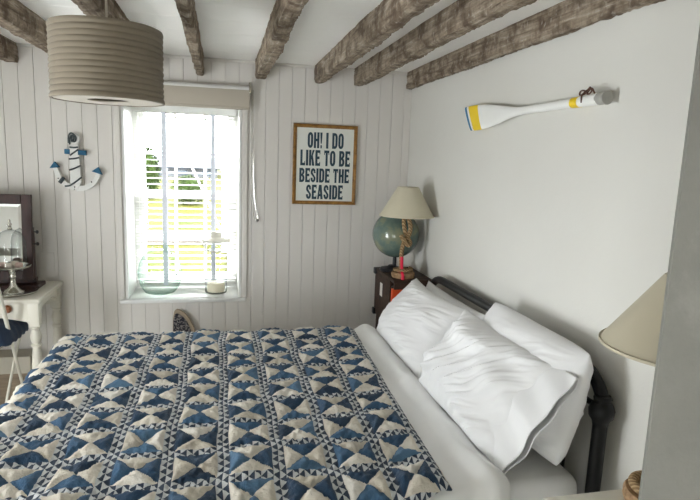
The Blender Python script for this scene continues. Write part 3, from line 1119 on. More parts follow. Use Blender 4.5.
def drape(px, py, z0, xa, xb, ya, yb, R):
    """lay flat cloth coordinates over a bed top that ends at xa, xb, ya, yb"""
    ex = np.where(px < xa, px - xa, np.where(px > xb, px - xb, 0.0))
    ey = np.where(py < ya, py - ya, np.where(py > yb, py - yb, 0.0))
    d = np.hypot(ex, ey)
    dd = np.maximum(d, 1e-9)
    q = R * np.pi / 2
    hh = np.where(d < q, R * np.sin(np.minimum(d, q) / R), R + 0.10 * (d - q))
    dr = np.where(d < q, R * (1 - np.cos(np.minimum(d, q) / R)), R + 0.985 * (d - q))
    X = np.clip(px, xa, xb) + ex / dd * hh
    Y = np.clip(py, ya, yb) + ey / dd * hh
    # normal
    a = np.minimum(d, q) / R
    NX, NY, NZ = ex / dd * np.sin(a), ey / dd * np.sin(a), np.cos(a)
    return np.stack([X, Y, z0 - dr], -1), np.stack([NX, NY, NZ], -1)


# duvet: white, folded at the head end
nx, ny = 190, 190
px = np.linspace(-1.00, 0.830, nx)[:, None] + np.zeros((1, ny))
py = np.linspace(0.96, 2.92, ny)[None, :] + np.zeros((nx, 1))
px = px + 0.012 * perlin(py * 4, px * 0 + .3, 5) * np.clip((px - 0.3) / 0.3, 0, 1) - 0.055 * np.clip((1.9 - py) / 0.7, 0, 1) * np.clip((px - 0.3) / 0.3, 0, 1)
pos, nrm = drape(px, py, 0.652, -0.66, 0.735, 1.285, 2.625, 0.045)
dz = 0.010 * perlin(px * 5, py * 5, 21) + 0.006 * ridge(px * 7 + py * 3, py * 5 - px * 2, 22) * (perlin(px * 3, py * 3, 23) + 0.4) + 0.0025 * perlin(px * 26, py * 20, 24)
dz *= np.clip((px + 0.2) / 0.5, 0.25, 1)
dz += 0.030 * np.exp(-((px - 0.705 - 0.01 * perlin(py * 6, py * 0, 26)) / 0.045) ** 2) * (0.8 + 0.8 * perlin(py * 5, px * 3, 25))
pos = pos + nrm * dz[..., None]
pos[..., 2] = np.maximum(pos[..., 2], np.where((pos[..., 1] > BY0 + .02) & (pos[..., 1] < BY1 - .02) & (pos[..., 0] > BX0), BZ + 0.003, 0.2))
bm = bm_new()
grid_mesh(bm, pos)
tag(obj('duvet', bm, 'sheet_cotton', smooth=True, angle=180), 'plain white duvet showing as a strip between quilt and pillows', 'duvet')

# quilt
nx, ny = 330, 330
qx0, qx1, qy0, qy1 = -1.02, 0.610, 1.075, 2.90
PU, PV = 0.1487, 0.158
gx = np.linspace(qx0, qx1, nx)[:, None] + np.zeros((1, ny))
gy = np.linspace(0, 1, ny)[None, :] + np.zeros((nx, 1))
near = 1.238 - 0.20 * np.clip((0.58 - gx) / 0.45, 0, 1)
gy = near + (qy1 - near) * gy
wx = 0.013 * perlin(gx * 4.3, gy * 4.3, 31) + 0.004 * perlin(gx * 13, gy * 13, 32)
wy = 0.013 * perlin(gx * 4.3, gy * 4.3, 33) + 0.004 * perlin(gx * 13, gy * 13, 34)
U = (0.596 - gx + wx) / PU
V_ = (gy - 1.355 + wy - 0.025 * np.clip((gx - 0.40) / 0.2, 0, 1)) / PV
W = 2 / 9
u, v = U + W / 2, V_ + W / 2
fu, fv = u - np.floor(u), v - np.floor(v)
a = (fu - W) / (1 - W) * 2 - 1
b = (fv - W) / (1 - W) * 2 - 1
insash = (fu < W) | (fv < W)
half = PU * (1 - W) / 2
dd = np.minimum(np.minimum(1 - np.abs(a), 1 - np.abs(b)) * half, np.abs(np.abs(a) - np.abs(b)) * half / 1.414)
puff = np.where(insash, 0.0, 1 - np.exp(-np.maximum(dd, 0) / 0.010))
ds = np.minimum(np.abs(fu * 9 % 1 - .5), np.abs(fv * 9 % 1 - .5))
amp = 0.6 + 0.9 * (perlin(gx * 9, gy * 9, 35) + 0.35)
hgt = 0.0105 * puff * amp
hgt += 0.014 * perlin(gx * 5, gy * 5, 36) + 0.0065 * perlin(gx * 13, gy * 13, 37)
hgt += 0.0060 * ridge(gx * 22 + 3 * perlin(gx * 5, gy * 5, 39), gy * 22, 38) * (0.5 + puff) + 0.0062 * ridge(gx * 45 + 2 * perlin(gx * 9, gy * 9, 41), gy * 38, 40)
hgt -= np.where(insash, 0.002, 0)
pos, nrm = drape(gx, gy, 0.668, -0.655, 2.0, 1.255, 2.62, 0.065)
edge = np.clip((qx1 - gx) / 0.02, 0, 1) * np.clip((gy - near) / 0.02, 0, 1)
pos = pos + nrm * (hgt * (0.25 + 0.75 * edge) - 0.010 * (1 - edge))[..., None]
pos[..., 0] -= 0.022 * np.clip((1.95 - gy) / 0.7, 0, 1) * np.clip((gx - 0.2) / 0.4, 0, 1)
pos[..., 0] += 0.035 * np.clip((gy - 1.9) / 0.7, 0, 1) * np.clip((gx - 0.2) / 0.4, 0, 1)
bm = bm_new()
grid_mesh(bm, pos, np.stack([U, V_], -1))
q = obj('quilt', bm, 'quilt_patchwork', smooth=True, angle=180)
so = q.modifiers.new('thickness', 'SOLIDIFY')
so.thickness = 0.007
so.offset = -1
tag(q, 'blue and cream hourglass patchwork quilt spread over the bed', 'quilt')


# pillows
def pillow_mesh(c, ux, uy, L, H, Tk, seed, pinch=0.05, wr=1.0, sag=0.0, ear=0.02, n=120, fold=0.5, rnd=0.04):
    ux = Vector(ux).normalized()
    uy = Vector(uy)
    uy = (uy - ux * uy.dot(ux)).normalized()
    nn = ux.cross(uy)
    ux, uy, nn, c = (np.array(q) for q in (ux, uy, nn, c))
    s = np.linspace(-1, 1, n)
    s = np.sin(s * np.pi / 2) * 0.35 + s * 0.65
    A, B = np.meshgrid(s, s, indexing='ij')
    bm = bm_new()
    base = (np.clip(1 - np.abs(A) ** 2.4, 0, 1) * np.clip(1 - np.abs(B) ** 2.2, 0, 1)) ** 0.55
    X = A * L / 2 * (1 - pinch * (1 - B * B) * np.abs(A) ** 3) * (1 + ear * (np.abs(A * B)) ** 6) * (1 - rnd * (np.abs(A * B)) ** 3)
    Y = B * H / 2 * (1 - pinch * 1.4 * (1 - A * A) * np.abs(B) ** 3) * (1 + ear * (np.abs(A * B)) ** 6) * (1 - rnd * (np.abs(A * B)) ** 3)
    Y = Y - sag * (1 - A * A) * (B * 0.5 + 0.5)
    low = perlin(A * 1.6 + seed, B * 1.3, seed) * 0.20
    edge = np.clip(1 - np.maximum(np.abs(A), np.abs(B)) ** 6, 0, 1)
    for side in (1, -1):
        sd = seed * 10 + side
        # long soft creases that run with the cloth, plus smaller crumples
        ca_, sa_ = math.cos(fold), math.sin(fold)
        P_, Q_ = A * ca_ + B * sa_ * H / L, (-A * sa_ + B * ca_ * H / L) * L / H     # along / across the folds
        wp = perlin(A * 1.5, B * 1.2, sd) * 0.5
        w1 = np.maximum(ridge(P_ * 0.9 + wp, Q_ * 3.2 + wp * 1.2, sd + 1), -0.2) ** 1.0
        w2 = ridge(P_ * 1.6 + 3, Q_ * 6.0 + 2.0 * wp, sd + 2)
        w3 = ridge(P_ * 3.0 + wp, Q_ * 11 + 3 * wp, sd + 3)
        mask = np.clip(perlin(A * 1.4 + 3, B * 1.4, sd + 4) * 1.8 + 0.6, 0, 1.2)
        rim = 0.004 * np.sin(13 * A + 3 * perlin(A * 3, B * 3, sd + 8)) * np.clip((np.abs(B) - 0.6) / 0.4, 0, 1) + 0.004 * np.sin(9 * B + 2 * A) * np.clip((np.abs(A) - 0.7) / 0.3, 0, 1)
        Z = side * (Tk / 2 * base * (1 + low)) + side * 1.25 * wr * edge * ((0.0085 * w1 + 0.0050 * w2) * mask + 0.0020 * w3 * mask + rim)
        pts = c + X[..., None] * ux + Y[..., None] * uy + Z[..., None] * nn
        if side < 0:
            pts = pts[:, ::-1]
        grid_mesh(bm, pts)
    bmesh.ops.remove_doubles(bm, verts=bm.verts, dist=1e-5)
    return bm, (c, ux, uy, nn)


PILLOWS = [
    ('white pillow behind, at the back of the far pair against the headboard', (0.985, 2.27, 0.765), (0.0, -1, 0.0), (0.22, 0, 0.97), 0.66, 0.31, 0.13, 11, 0.0),
    ('plump white pillow leaning at the far side of the bed, below the crate', (0.872, 2.325, 0.775), (0.0, -1, 0.015), (0.60, 0.05, 0.80), 0.69, 0.36, 0.18, 12, 0.01),
    ('white pillow standing highest behind the creased one, near bed corner', (0.965, 1.575, 0.828), (0.0, -1, -0.01), (0.20, 0, 0.98), 0.62, 0.375, 0.17, 13, 0.0),
]
for lab, c, ux, uy, L, H, Tk, sd, sag in PILLOWS:
    bm, _ = pillow_mesh(c, ux, uy, L, H, Tk, sd, sag=sag, rnd=0.10 if sd == 13 else 0.03, ear=0.0 if sd == 13 else 0.03, fold=0.25)
    tag(obj('pillow', bm, 'pillow_cotton', smooth=True, angle=180), lab, 'pillow', 'white pillows on the bed')
pw = thing('pillow', 'creased white pillow with an open pillowcase end, front of the near pair', 'pillow', (0.85, 1.60, 0.66), 'white pillows on the bed')
bm, (c, ux, uy, nn) = pillow_mesh((0.842, 1.640, 0.797), (0.04, -1, -0.02), (0.52, 0.0, 0.85), 0.60, 0.355, 0.15, 14, ear=0.02, wr=2.3, fold=0.7)
obj('body', bm, 'pillow_cotton', pw, smooth=True, angle=180)
# the open end of the pillowcase hanging past the pillow: an upper and a lower cloth
for side in (1, -1):
    nu, nv = 26, 60
    A = np.linspace(0, 1, nu)[:, None] + np.zeros((1, nv))
    B = np.linspace(-1, 1, nv)[None, :] + np.zeros((nu, 1))
    ln = 0.125 + 0.02 * np.sin(B * 2.0 + 0.7)
    Xp = 0.235 + A * ln + 0.0 * B
    Yp = B * 0.176 * (1.0 - 0.02 * A)
    th = (0.036 * (1 - B ** 2) ** 0.6) * (1 - 0.75 * A) + 0.004
    wv = 0.010 * A * np.sin(4.0 * B + 1.1) + 0.005 * np.sin(9 * B + 3 * A)
    Zp = side * th + wv + 0.006 * A * A
    pts = c + Xp[..., None] * ux + Yp[..., None] * uy + Zp[..., None] * nn
    bm = bm_new()
    grid_mesh(bm, pts)
    o = obj('pillowcase_end', bm, 'pillow_cotton', pw, smooth=True, angle=180)
    so = o.modifiers.new('thickness', 'SOLIDIFY')
    so.thickness = 0.0025

# ------------------------------------------------------------------ crate, globe, lamp in the far corner
CX0, CX1, CY0, CY1, CZ0, CZ1 = 0.888, 1.108, 2.755, 3.130, 0.612, 0.882
st = thing('bedside_stand', 'low stand under the dark crate, hidden by the pillows', 'stand', (1.0, 2.94, 0))
obj('top', box(0.90, 1.105, 2.77, 3.12, 0.585, 0.612), 'dark_crate', st)
for x in (0.915, 1.09):
    for y in (2.785, 3.105):
        obj('leg', box(x - 0.015, x + 0.015, y - 0.015, y + 0.015, 0, 0.585), 'dark_crate', st)
cr = thing('wooden_crate', 'dark brown wooden crate in the corner holding globe and lamp', 'crate', (1.0, 2.94, CZ0))
obj('top_board', box(CX0 - 0.004, CX1, CY0 - 0.006, CY1 + 0.004, CZ1 - 0.016, CZ1, 0.003), 'dark_crate', cr)
obj('bottom_board', box(CX0, CX1, CY0, CY1, CZ0, CZ0 + 0.014), 'dark_crate', cr)
obj('back_board', box(CX1 - 0.012, CX1, CY0, CY1, CZ0 + 0.014, CZ1 - 0.016), 'dark_crate', cr)
obj('end_board', box(CX0 + 0.012, CX1 - 0.012, CY1 - 0.014, CY1, CZ0 + 0.014, CZ1 - 0.016), 'dark_crate', cr)
# side panel towards the room with a hand slot
bm = bm_new()
sy0, sy1, sz0, sz1 = 2.972, 3.032, 0.735, 0.815
for a_, b_, c_, d_ in ((CY0 + 0.075, sy0, CZ0 + .014, CZ1 - .016), (sy1, CY1, CZ0 + .014, CZ1 - .016), (sy0, sy1, CZ0 + .014, sz0), (sy0, sy1, sz1, CZ1 - .016)):
    add_box(bm, CX0, CX0 + 0.012, a_, b_, c_, d_)
obj('slotted_side', bm, 'dark_crate', cr)
obj('slot_backing', box(CX0 + 0.003, CX0 + 0.008, sy0, sy1, sz0, sz1), 'board_paint', cr)
obj('front_rail', box(CX0, CX1, CY0 - 0.004, CY0 + 0.014, CZ1 - 0.05, CZ1 - 0.016, 0.002), 'dark_crate', cr)
for y in (CY1 + 0.004,):
    for z in (CZ0 + 0.012, CZ1 - 0.014):
        obj('corner_block', box(CX0 - 0.012, CX0 + 0.02, y - 0.035, y + 0.002, z - 0.022, z + 0.014, 0.004), 'black_plastic', cr)
books = [(2.800, 'orange_spine', 0.20, 'orange red book standing in the open front of the dark crate', .004),
         (2.826, 'dark_spine', 0.21, 'charcoal book beside the orange one in the dark crate', .01),
         (2.850, 'teal_spine', 0.19, 'grey teal book at the back of the dark crate', .01)]
for k, (yb, mt, hb_, lab, dx) in enumerate(books):
    b = thing('book', lab, 'book', (1.0, yb, CZ0 + .014), 'books in the crate')
    y0 = yb - 0.011
    obj('cover', box(CX0 + dx, CX0 + .15, y0, y0 + 0.0022, CZ0 + .0145, CZ0 + .0145 + hb_), mt, b)
    obj('cover', box(CX0 + dx, CX0 + .15, y0 + 0.0198, y0 + 0.022, CZ0 + .0145, CZ0 + .0145 + hb_), mt, b)
    obj('spine', box(CX0 + dx - .002, CX0 + dx + .001, y0, y0 + 0.022, CZ0 + .0145, CZ0 + .0145 + hb_, 0.001), mt, b)
    obj('pages', box(CX0 + dx + .002, CX0 + .147, y0 + 0.0025, y0 + 0.0195, CZ0 + .017, CZ0 + .0115 + hb_), 'print_paper', b)

GC = Vector((0.966, 3.015, 1.096))
gl = thing('globe', 'faded green blue terrestrial globe on a black stand behind the rope lamp', 'globe', (GC.x, GC.y, CZ1))
obj('sphere', add_sphere(bm_new(), GC, 0.134, 48), 'globe_map_print', gl, smooth=True, angle=180)
obj('stand_base', lathe([(0, 0), (.070, 0), (.074, .006), (.068, .018), (.030, .026), (.022, .034), (0, .034)], (GC.x - .012, GC.y, CZ1), 28), 'black_plastic', gl, smooth=True)
obj('pin', tube([(GC.x, GC.y, CZ1 + .03), (GC.x, GC.y, GC.z - .130)], 0.011, 12), 'black_plastic', gl, smooth=True)
mer = [GC + Vector((0.139 * math.cos(a) * .5, 0.139 * math.cos(a) * .866, 0.139 * math.sin(a))) for a in np.radians(np.linspace(-95, 95, 40))]
obj('meridian_arm', tube(mer, 0.003, 8), 'black_plastic', gl, smooth=True)


def rope_lamp(name, label, base, zs0, zs1, rb, rt, shade_mat, tail, sc=1.0):
    B = Vector(base)
    t = thing(name, label, 'lamp', B, 'rope table lamps')
    prof = [(0, 0), (.060 * sc, 0), (.064 * sc, .010), (.064 * sc, .024), (.060 * sc, .030), (0, .030)]
    bs = obj('base', lathe(prof, B, 36), 'bark_slice', t, smooth=True)
    # coil of rope on the base
    coil = [B + Vector(((.050 - .004 * k / 12) * sc * math.cos(2 * math.pi * k / 14), (.050 - .004 * k / 12) * sc * math.sin(2 * math.pi * k / 14), .036 + .0008 * k)) for k in range(16)]
    obj('rope_coil', tube(coil, 0.0085 * sc, 10, smooth=3), 'jute_rope', t, smooth=True)
    zt = zs0 - B.z
    # stem rises, loops over once and ends under the shade; in the plane facing the room
    ax = Vector((0.97, -0.25, 0))
    S = lambda a, z, d=0.0: B + ax * (a * sc) + Vector((0, -d * sc, z * zt))
    stem = [S(-.012, .10), S(-.014, .30), S(-.010, .50), S(.004, .62), S(.022, .70), S(.028, .82), S(.016, .96), S(.000, 1.02), S(-.010, .94), S(-.004, .80), S(.010, .68), S(.026, .58, .012), S(.012, .54, .024), S(-.014, .62, .026), S(-.028, .70, .022)]
    obj('rope_stem', tube(stem, 0.0118 * sc, 10, smooth=5), 'jute_rope', t, smooth=True)
    obj('lamp_holder', tube([S(.008, .98), S(.004, 1.0) + Vector((0, 0, .06))], 0.010, 12), 'switch_plastic', t, smooth=True)
    if tail:
        tp = [S(-.014, .34, .012), S(-.016, .22, .022), S(-.020, .10, .05), S(-.022, .05, .072), S(-.024, -.07, .074)]
        obj('red_rope_tail', tube(tp, 0.0085, 10, smooth=5), 'red_rope', t, smooth=True)['label'] = 'bright red rope tail'
    hz = zs1 - zs0
    prof = [(rb, 0), (rt, hz), (rt - .0025, hz), (rb - .0025, 0), (rb, 0)]
    sh = obj('lamp_shade', lathe(prof, (B.x + .004, B.y, zs0), 56), shade_mat, t, smooth=True)
    obj('shade_trim', lathe([(rb - .003, 0), (rb + .0014, 0), (rb + .0010, .006), (rb - .003, .006), (rb - .003, 0)], (B.x + .004, B.y, zs0), 56), shade_mat, sh, smooth=True)
    bm = bm_new()
    for k in range(3):
        a = 2 * math.pi * k / 3
        add_tube(bm, [(B.x + .004, B.y, zs0 + hz * .82), (B.x + .004 + math.cos(a) * (rt - .001), B.y + math.sin(a) * (rt - .001), zs1 - .006)], 0.0018, 6)
    obj('shade_ring', bm, 'silver', sh)
    return t


rope_lamp('table_lamp', 'rope stemmed lamp with cream cone shade on the dark crate', (0.962, 2.840, CZ1), 1.217, 1.374, 0.147, 0.056, 'shade_linen', True)

# ------------------------------------------------------------------ near bedside table and lamp
TZ = 0.770
tb = thing('bedside_table', 'white painted bedside table beside the near headboard post', 'table', (0.9, 0.83, 0))
obj('top', box(0.700, 1.100, 0.62, 1.02, TZ - 0.022, TZ, 0.012, 3), 'cream_paint', tb, smooth=True)
obj('apron', box(0.725, 1.090, 0.645, 0.995, TZ - 0.14, TZ - 0.022, 0.002), 'cream_paint', tb)
dr = obj('drawer', box(0.716, 0.726, 0.675, 0.965, TZ - 0.125, TZ - 0.035, 0.003), 'cream_paint', tb)
obj('knob', add_sphere(bm_new(), (0.708, 0.82, TZ - 0.08), 0.012, 14), 'knob_wood', dr, smooth=True)
for x in (0.745, 1.070):
    for y in (0.665, 0.975):
        obj('leg', tube([(x, y, TZ - .13), (x, y, 0)], [0.020, 0.014], 10), 'cream_paint', tb, smooth=True)
rope_lamp('table_lamp', 'rope stemmed lamp with tan cone shade, partly hidden by the wall end', (0.945, 0.945, TZ), 1.130, 1.288, 0.160, 0.048, 'shade_tan', False, 1.15)

# ------------------------------------------------------------------ things on the window sill
DC = (-0.367, 3.430, WZ0)
prof = [(0, .004), (.055, .002), (.088, .014), (.112, .050), (.126, .105), (.127, .140), (.118, .185), (.098, .225), (.070, .252), (.050, .262), (.044, .270), (.043, .284), (.050, .290), (.051, .297), (.044, .300)]
tag(obj('demijohn', lathe(prof, DC, 56), 'green_glass', smooth=True, angle=180), 'round pale green glass demijohn on the window sill', 'bottle')
LC = (-0.041, 3.430, WZ0)
ln = thing('lantern', 'tall clear glass hurricane lantern with cream lid on the window sill', 'lantern', LC)
obj('glass_cylinder', lathe([(0, .003), (.062, .003), (.066, .010), (.066, .318)], LC, 48), 'clear_glass', ln, smooth=True)
obj('lid', lathe([(0, .316), (.060, .316), (.076, .318), (.076, .328), (.066, .334), (.036, .342), (.033, .346), (.033, .372), (.029, .378), (0, .378)], LC, 40), 'lantern_cream', ln, smooth=True)
hd = [(LC[0] + .080 * math.cos(a), LC[1] - .020 - .008 * abs(math.sin(a)), WZ0 + .325 + .068 * math.sin(a)) for a in np.radians(np.linspace(180, 360, 24))]
hd = [(LC[0] - .078, LC[1], WZ0 + .338)] + hd + [(LC[0] + .078, LC[1], WZ0 + .338)]
obj('handle', tube(hd, 0.0042, 8), 'lantern_cream', ln, smooth=True)
cd = tag(obj('candle', lathe([(0, .010), (.052, .010), (.053, .060), (.048, .066), (0, .062)], LC, 36), 'candle_wax', smooth=True), 'cream pillar candle standing inside the glass lantern', 'candle')
obj('wick', tube([(LC[0], LC[1], WZ0 + .060), (LC[0] + .001, LC[1], WZ0 + .074)], 0.0014, 6), 'dark_spine', cd)

# ------------------------------------------------------------------ dressing table with mirror, cake stand, chair
DZ = 0.787
dt = thing('dressing_table', 'cream painted dressing table with turned legs left of the window', 'table', (-1.35, 3.07, 0))
DX0, DX1, DY0, DY1 = -1.82, -0.862, 2.865, 3.285
obj('top', box(DX0, DX1, DY0, DY1, DZ - 0.022, DZ, 0.006, 2), 'cream_paint', dt, smooth=True)


def turned_leg(x, y):
    bm = box(x - .024, x + .024, y - .024, y + .024, DZ - .14, DZ - .022, 0.002)
    prof = [(0, .647), (.018, .647), (.024, .638), (.018, .628), (.020, .618), (.026, .600), (.0265, .585), (.021, .565), (.017, .557), (.025, .550), (.025, .542), (.018, .535), (.021, .500), (.026, .440), (.024, .36), (.018, .18), (.015, .06), (.021, .045), (.021, .02), (.014, 0), (0, 0)]
    add_lathe(bm, prof, (x, y, 0), 24)
    obj('leg', bm, 'cream_paint', dt, smooth=True)


for x in (DX0 + .05, DX1 - .034):
    for y in (DY0 + .034, DY1 - .034):
        turned_leg(x, y)
# side apron with shaped lower edge
pa = [(DY0 + .058, DZ - .022), (DY0 + .058, DZ - .10), (DY0 + .075, DZ - .075), (DY0 + .10, DZ - .066), (DY0 + .13, DZ - .062), ((DY0 + DY1) / 2, DZ - .058), (DY1 - .13, DZ - .062), (DY1 - .10, DZ - .066), (DY1 - .075, DZ - .075), (DY1 - .058, DZ - .10), (DY1 - .058, DZ - .022)]
obj('side_apron', prism(pa, 'x', DX1 - .040, DX1 - .022), 'cream_paint', dt)
obj('back_apron', box(DX0 + .07, DX1 - .06, DY1 - .05, DY1 - .032, DZ - .12, DZ - .022), 'cream_paint', dt)
xa, xb = DX0 + .076, DX1 - .058
fa = [(xa, DZ - .022), (xa, DZ - .12)] + [(xa + (xb - xa) * k / 12, DZ - .075 - .045 * abs(2 * k / 12 - 1) ** 2.2) for k in range(1, 12)] + [(xb, DZ - .12), (xb, DZ - .022)]
ap = obj('front_apron', prism(fa, 'y', DY0 + .022, DY0 + .040), 'cream_paint', dt)
for xk in (-1.010, -1.66):
    obj('knob', lathe([(0, 0), (.016, .0), (.020, .008), (.014, .018), (0, .020)], (0, 0, 0), 16), 'knob_wood', ap)
    kn = bpy.data.objects[[o.name for o in ap.children][-1]]
    kn.data.transform(Matrix.Translation(world_loc(ap)))
    kn.data.transform(Matrix.Rotation(math.radians(90), 4, 'X'))
    kn.data.transform(Matrix.Translation(Vector((xk, DY0 + .022, DZ - .050)) - world_loc(ap)))

mi = thing('dressing_mirror', 'dark mahogany swing mirror standing on the dressing table', 'mirror', (-1.25, 3.15, DZ))
MX0, MX1, MY = -1.54, -0.952, 3.12
MZ0, MZ1 = 0.835, 1.272
tl = math.radians(4)


def mt(x, d, z):
    """mirror plane tilted back a little: d out of the plane, z up"""
    zz_ = z - 1.05
    return (x, MY + zz_ * math.sin(tl) - d, 1.05 + zz_ * math.cos(tl))


bm = bm_new()
fwm = 0.048
for x0, x1, z0, z1 in ((MX0, MX0 + fwm, MZ0, MZ1), (MX1 - fwm, MX1, MZ0, MZ1), (MX0 + fwm, MX1 - fwm, MZ1 - fwm, MZ1), (MX0 + fwm, MX1 - fwm, MZ0, MZ0 + fwm)):
    vv = [bm.verts.new(mt(x, d, z)) for d in (0, .018) for x, z in ((x0, z0), (x1, z0), (x1, z1), (x0, z1))]
    for f in ((0, 1, 2, 3), (7, 6, 5, 4), (0, 4, 5, 1), (1, 5, 6, 2), (2, 6, 7, 3), (3, 7, 4, 0)):
        bm.faces.new([vv[i] for i in f])
obj('frame', bm, 'mahogany', mi, bevel=0.003)
bm = bm_new()
vv = [bm.verts.new(mt(x, d, z)) for d in (.004, .010) for x, z in ((MX0 + .03, MZ0 + .03), (MX1 - .03, MZ0 + .03), (MX1 - .03, MZ1 - .03), (MX0 + .03, MZ1 - .03))]
for f in ((0, 1, 2, 3), (7, 6, 5, 4), (0, 4, 5, 1), (1, 5, 6, 2), (2, 6, 7, 3), (3, 7, 4, 0)):
    bm.faces.new([vv[i] for i in f])
gl_ = obj('mirror_glass', bm, 'mirror_glass', mi)
bm = bm_new()
o4 = [(MX0 + fwm, MZ0 + fwm), (MX1 - fwm, MZ0 + fwm), (MX1 - fwm, MZ1 - fwm), (MX0 + fwm, MZ1 - fwm)]
i4 = [(MX0 + fwm + .014, MZ0 + fwm + .014), (MX1 - fwm - .014, MZ0 + fwm + .014), (MX1 - fwm - .014, MZ1 - fwm - .014), (MX0 + fwm + .014, MZ1 - fwm - .014)]
A = [bm.verts.new(mt(x, .0105, z)) for x, z in o4]
B = [bm.verts.new(mt(x, .0135, z)) for x, z in i4]
C = [bm.verts.new(mt(x, .0100, z)) for x, z in i4]
for k in range(4):
    bm.faces.new((A[k], A[(k + 1) % 4], B[(k + 1) % 4], B[k]))
    bm.faces.new((B[k], B[(k + 1) % 4], C[(k + 1) % 4], C[k]))
obj('bevelled_edge', bm, 'mirror_glass', gl_)
obj('foot_board', box(MX0 - .05, MX1 + .026, 3.075, 3.20, DZ, DZ + .022, 0.006, 2), 'mahogany', mi)
obj('rail', box(MX0, MX1, 3.13, 3.165, DZ + .022, DZ + .05, 0.003), 'mahogany', mi)
for xp in (MX0 + .006, MX1 - .022):
    obj('post', box(xp, xp + .016, 3.138, 3.165, DZ + .02, 1.10, 0.003), 'mahogany', mi)
for zk in (1.082, 1.020):
    bm = lathe([(0, 0), (.004, 0), (.004, .012), (.009, .016), (.009, .024), (0, .028)], (0, 0, 0), 12)
    bm.transform(Matrix.Translation((MX1 + .002, 3.11, zk)) @ Matrix.Rotation(math.radians(90), 4, 'Y'))
    obj('knob', bm, 'black_plastic', mi)

KC = Vector((-1.020, 3.005, DZ))
ty = thing('mirrored_tray', 'round mirrored silver tray under the cake stand', 'tray', KC)
obj('plate', lathe([(0, .004), (.096, .004), (.100, .007), (.108, .012), (.110, .010), (.104, .003), (.096, 0), (0, 0)], KC, 48), 'silver', ty, smooth=True)
obj('mirror_disc', lathe([(0, .0045), (.094, .0045), (.094, .0052), (0, .0052)], KC, 48), 'mirror_glass', ty)
ks = thing('cake_stand', 'silver pedestal cake stand under a glass dome on the dressing table', 'cake stand', KC + Vector((0, 0, .0053)))
K2 = KC + Vector((0, 0, .0055))
obj('pedestal', lathe([(0, 0), (.048, 0), (.050, .004), (.040, .012), (.022, .024), (.013, .044), (.012, .066), (.017, .078), (.013, .088), (.018, .108), (.034, .120), (0, .120)], K2, 36), 'silver', ks, smooth=True)
obj('plate', lathe([(0, .120), (.070, .121), (.082, .128), (.085, .134), (.082, .136), (.070, .127), (0, .126)], K2, 48), 'silver', ks, smooth=True)
dome = obj('glass_dome', lathe([(.066, .128), (.0665, .20), (.066, .245), (.060, .276), (.044, .300), (.020, .312), (.008, .315), (0, .315)], K2, 48), 'clear_glass', ks, smooth=True, angle=60)
obj('finial', lathe([(0, .312), (.010, .313), (.012, .320), (.006, .327), (.010, .334), (.011, .342), (.005, .350), (.007, .357), (.003, .366), (0, .368)], K2, 20), 'silver', dome, smooth=True)
SOAP = [(-.042, -.006, 'soap_pink', 'pink rolled soap at the left of the glass dome'), (-.004, -.034, 'soap_cream', 'cream soap at the front of the glass dome'),
        (.036, -.014, 'soap_pink', 'pink rolled soap at the right of the glass dome'), (.004, .030, 'soap_cream', 'cream soap at the back of the glass dome')]
for x, y, mtl, lab in SOAP:
    p = K2 + Vector((x, y, .1262))
    bm = box(p.x - .0165, p.x + .0165, p.y - .012, p.y + .012, p.z, p.z + .026, 0.007, 3)
    tag(obj('soap', bm, mtl, smooth=True), lab, 'soap', 'soaps under the glass dome')
tag(obj('trinket_box', box(-1.130, -1.078, 2.89, 2.93, DZ, DZ + .022, 0.004), 'soap_cream', smooth=True), 'small pale box at the front of the dressing table', 'box')

# folding chair tucked under the dressing table
chz = 0.578
chr_ = thing('folding_chair', 'white metal folding chair tucked in at the dressing table', 'chair', (-1.2, 2.95, 0))
for x in (-1.0, -1.40):
    A_ = [(x, 2.70, 0.98), (x, 2.735, 0.90), (x, 2.794, 0.781), (x, 2.865, 0.61), (x, 2.934, 0.446), (x, 3.03, 0.22), (x, 3.12, 0.0)]
    obj('leg', tube(A_, [.013, .0125, .0115, .008, .007, .007, .007], 10, smooth=4), 'cream_paint', chr_, smooth=True)
    xi = x - .014 if x > -1.2 else x + .014
    B_ = [(xi, 3.09, 0.575), (xi, 3.05, 0.555), (xi, 2.934, 0.446), (xi, 2.75, 0.22), (xi, 2.57, 0.0)]
    obj('leg', tube(B_, .0065, 10, smooth=4), 'cream_paint', chr_, smooth=True)
for z in (0.97, 0.86):
    yb_ = 2.70 + (0.98 - z) * .44
    obj('back_slat', box(-1.40, -1.0, yb_ - .006, yb_ + .006, z - .025, z + .02, 0.003), 'cream_paint', chr_)
obj('seat', box(-1.39, -1.016, 2.76, 3.09, chz - .012, chz, 0.004), 'cream_paint', chr_)
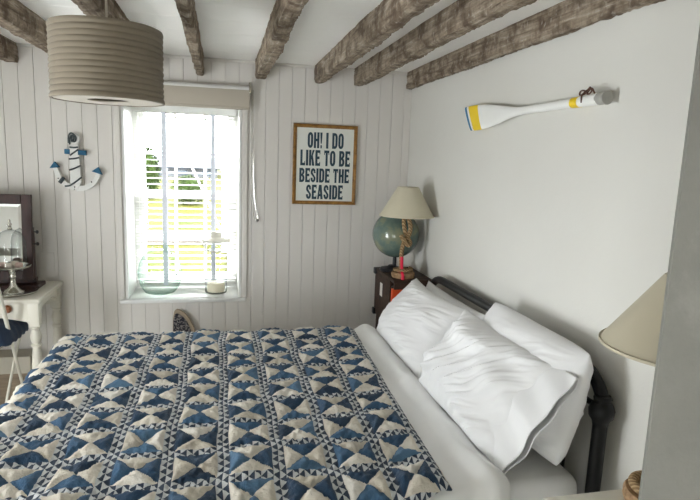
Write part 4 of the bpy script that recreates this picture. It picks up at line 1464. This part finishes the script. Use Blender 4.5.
# cushion with frilled edge
bm = bm_new()
nA, nR = 96, 14
pts = np.zeros((nR * 2, nA + 1, 3))
for j in range(nA + 1):
    a = 2 * math.pi * j / nA
    ca, sa = math.cos(a), math.sin(a)
    sq = 1 / max(abs(ca) ** 5 + abs(sa) ** 5, 1e-6) ** 0.2
    for i in range(nR * 2):
        top = i < nR
        q = i / (nR - 1) if top else (2 * nR - 1 - i) / (nR - 1)
        rr = q * sq
        fr = 0.010 * math.sin(a * 22) * max(0, (q - .82) / .18)
        z = (0.098 * (1 - q ** 5) ** 0.6 + 0.014) if top else 0.004
        if q > .8:
            z += fr * (1 if top else .8)
        zdrop = -0.030 * max(0, (q - .86) / .14)
        pts[i, j] = (-1.205 + ca * rr * .232, 2.935 + sa * rr * .190, chz + max(z, 0.003) + zdrop * (1 if q > .86 else 0) * 0.0)
grid_mesh(bm, pts)
bmesh.ops.remove_doubles(bm, verts=bm.verts, dist=1e-5)
cu = tag(obj('cushion', bm, 'navy_cloth', smooth=True, angle=180), 'navy blue frilled seat cushion on the white folding chair', 'cushion')

# low box against the wall below the dressing table
lb = thing('storage_box', 'low wooden box with pale lid under the dressing table', 'box', (-1.4, 3.21, 0))
obj('body', box(-1.74, -1.02, 3.165, 3.285, 0, 0.305), 'brown_box', lb)
obj('lid', box(-1.75, -1.01, 3.155, 3.29, 0.305, 0.400, 0.004), 'lid_paint', lb)

# painted-over panel on the boards beside the mirror
pn = tag(obj('wall_panel', box(-0.985, -0.906, YB - 0.006, YB - 0.0012, 0.80, 0.942, 0.002), 'board_paint'), 'small white painted panel on the boards beside the dressing mirror', 'panel')

# dark patterned board standing against the wall under the window
bd = thing('board', 'dark patterned board with tan rim against the wall under the window', 'board', (-0.22, 3.27, 0))
prof = [(-.285, 0), (-.285, .50), (-.283, .56), (-.276, .598), (-.262, .612), (-.240, .606), (-.214, .585), (-.188, .550), (-.165, .50), (-.150, .42), (-.150, 0)]
obj('rim', prism(prof, 'y', 3.262, 3.290), 'tan_rim', bd, bevel=0.004)
inn = [(-.282, 0.01), (-.282, .50), (-.280, .555), (-.272, .584), (-.260, .590), (-.244, .584), (-.224, .566), (-.203, .538), (-.184, .49), (-.170, .42), (-.170, 0.01)]
obj('face', prism(inn, 'y', 3.256, 3.263), 'patterned_cloth', bd)
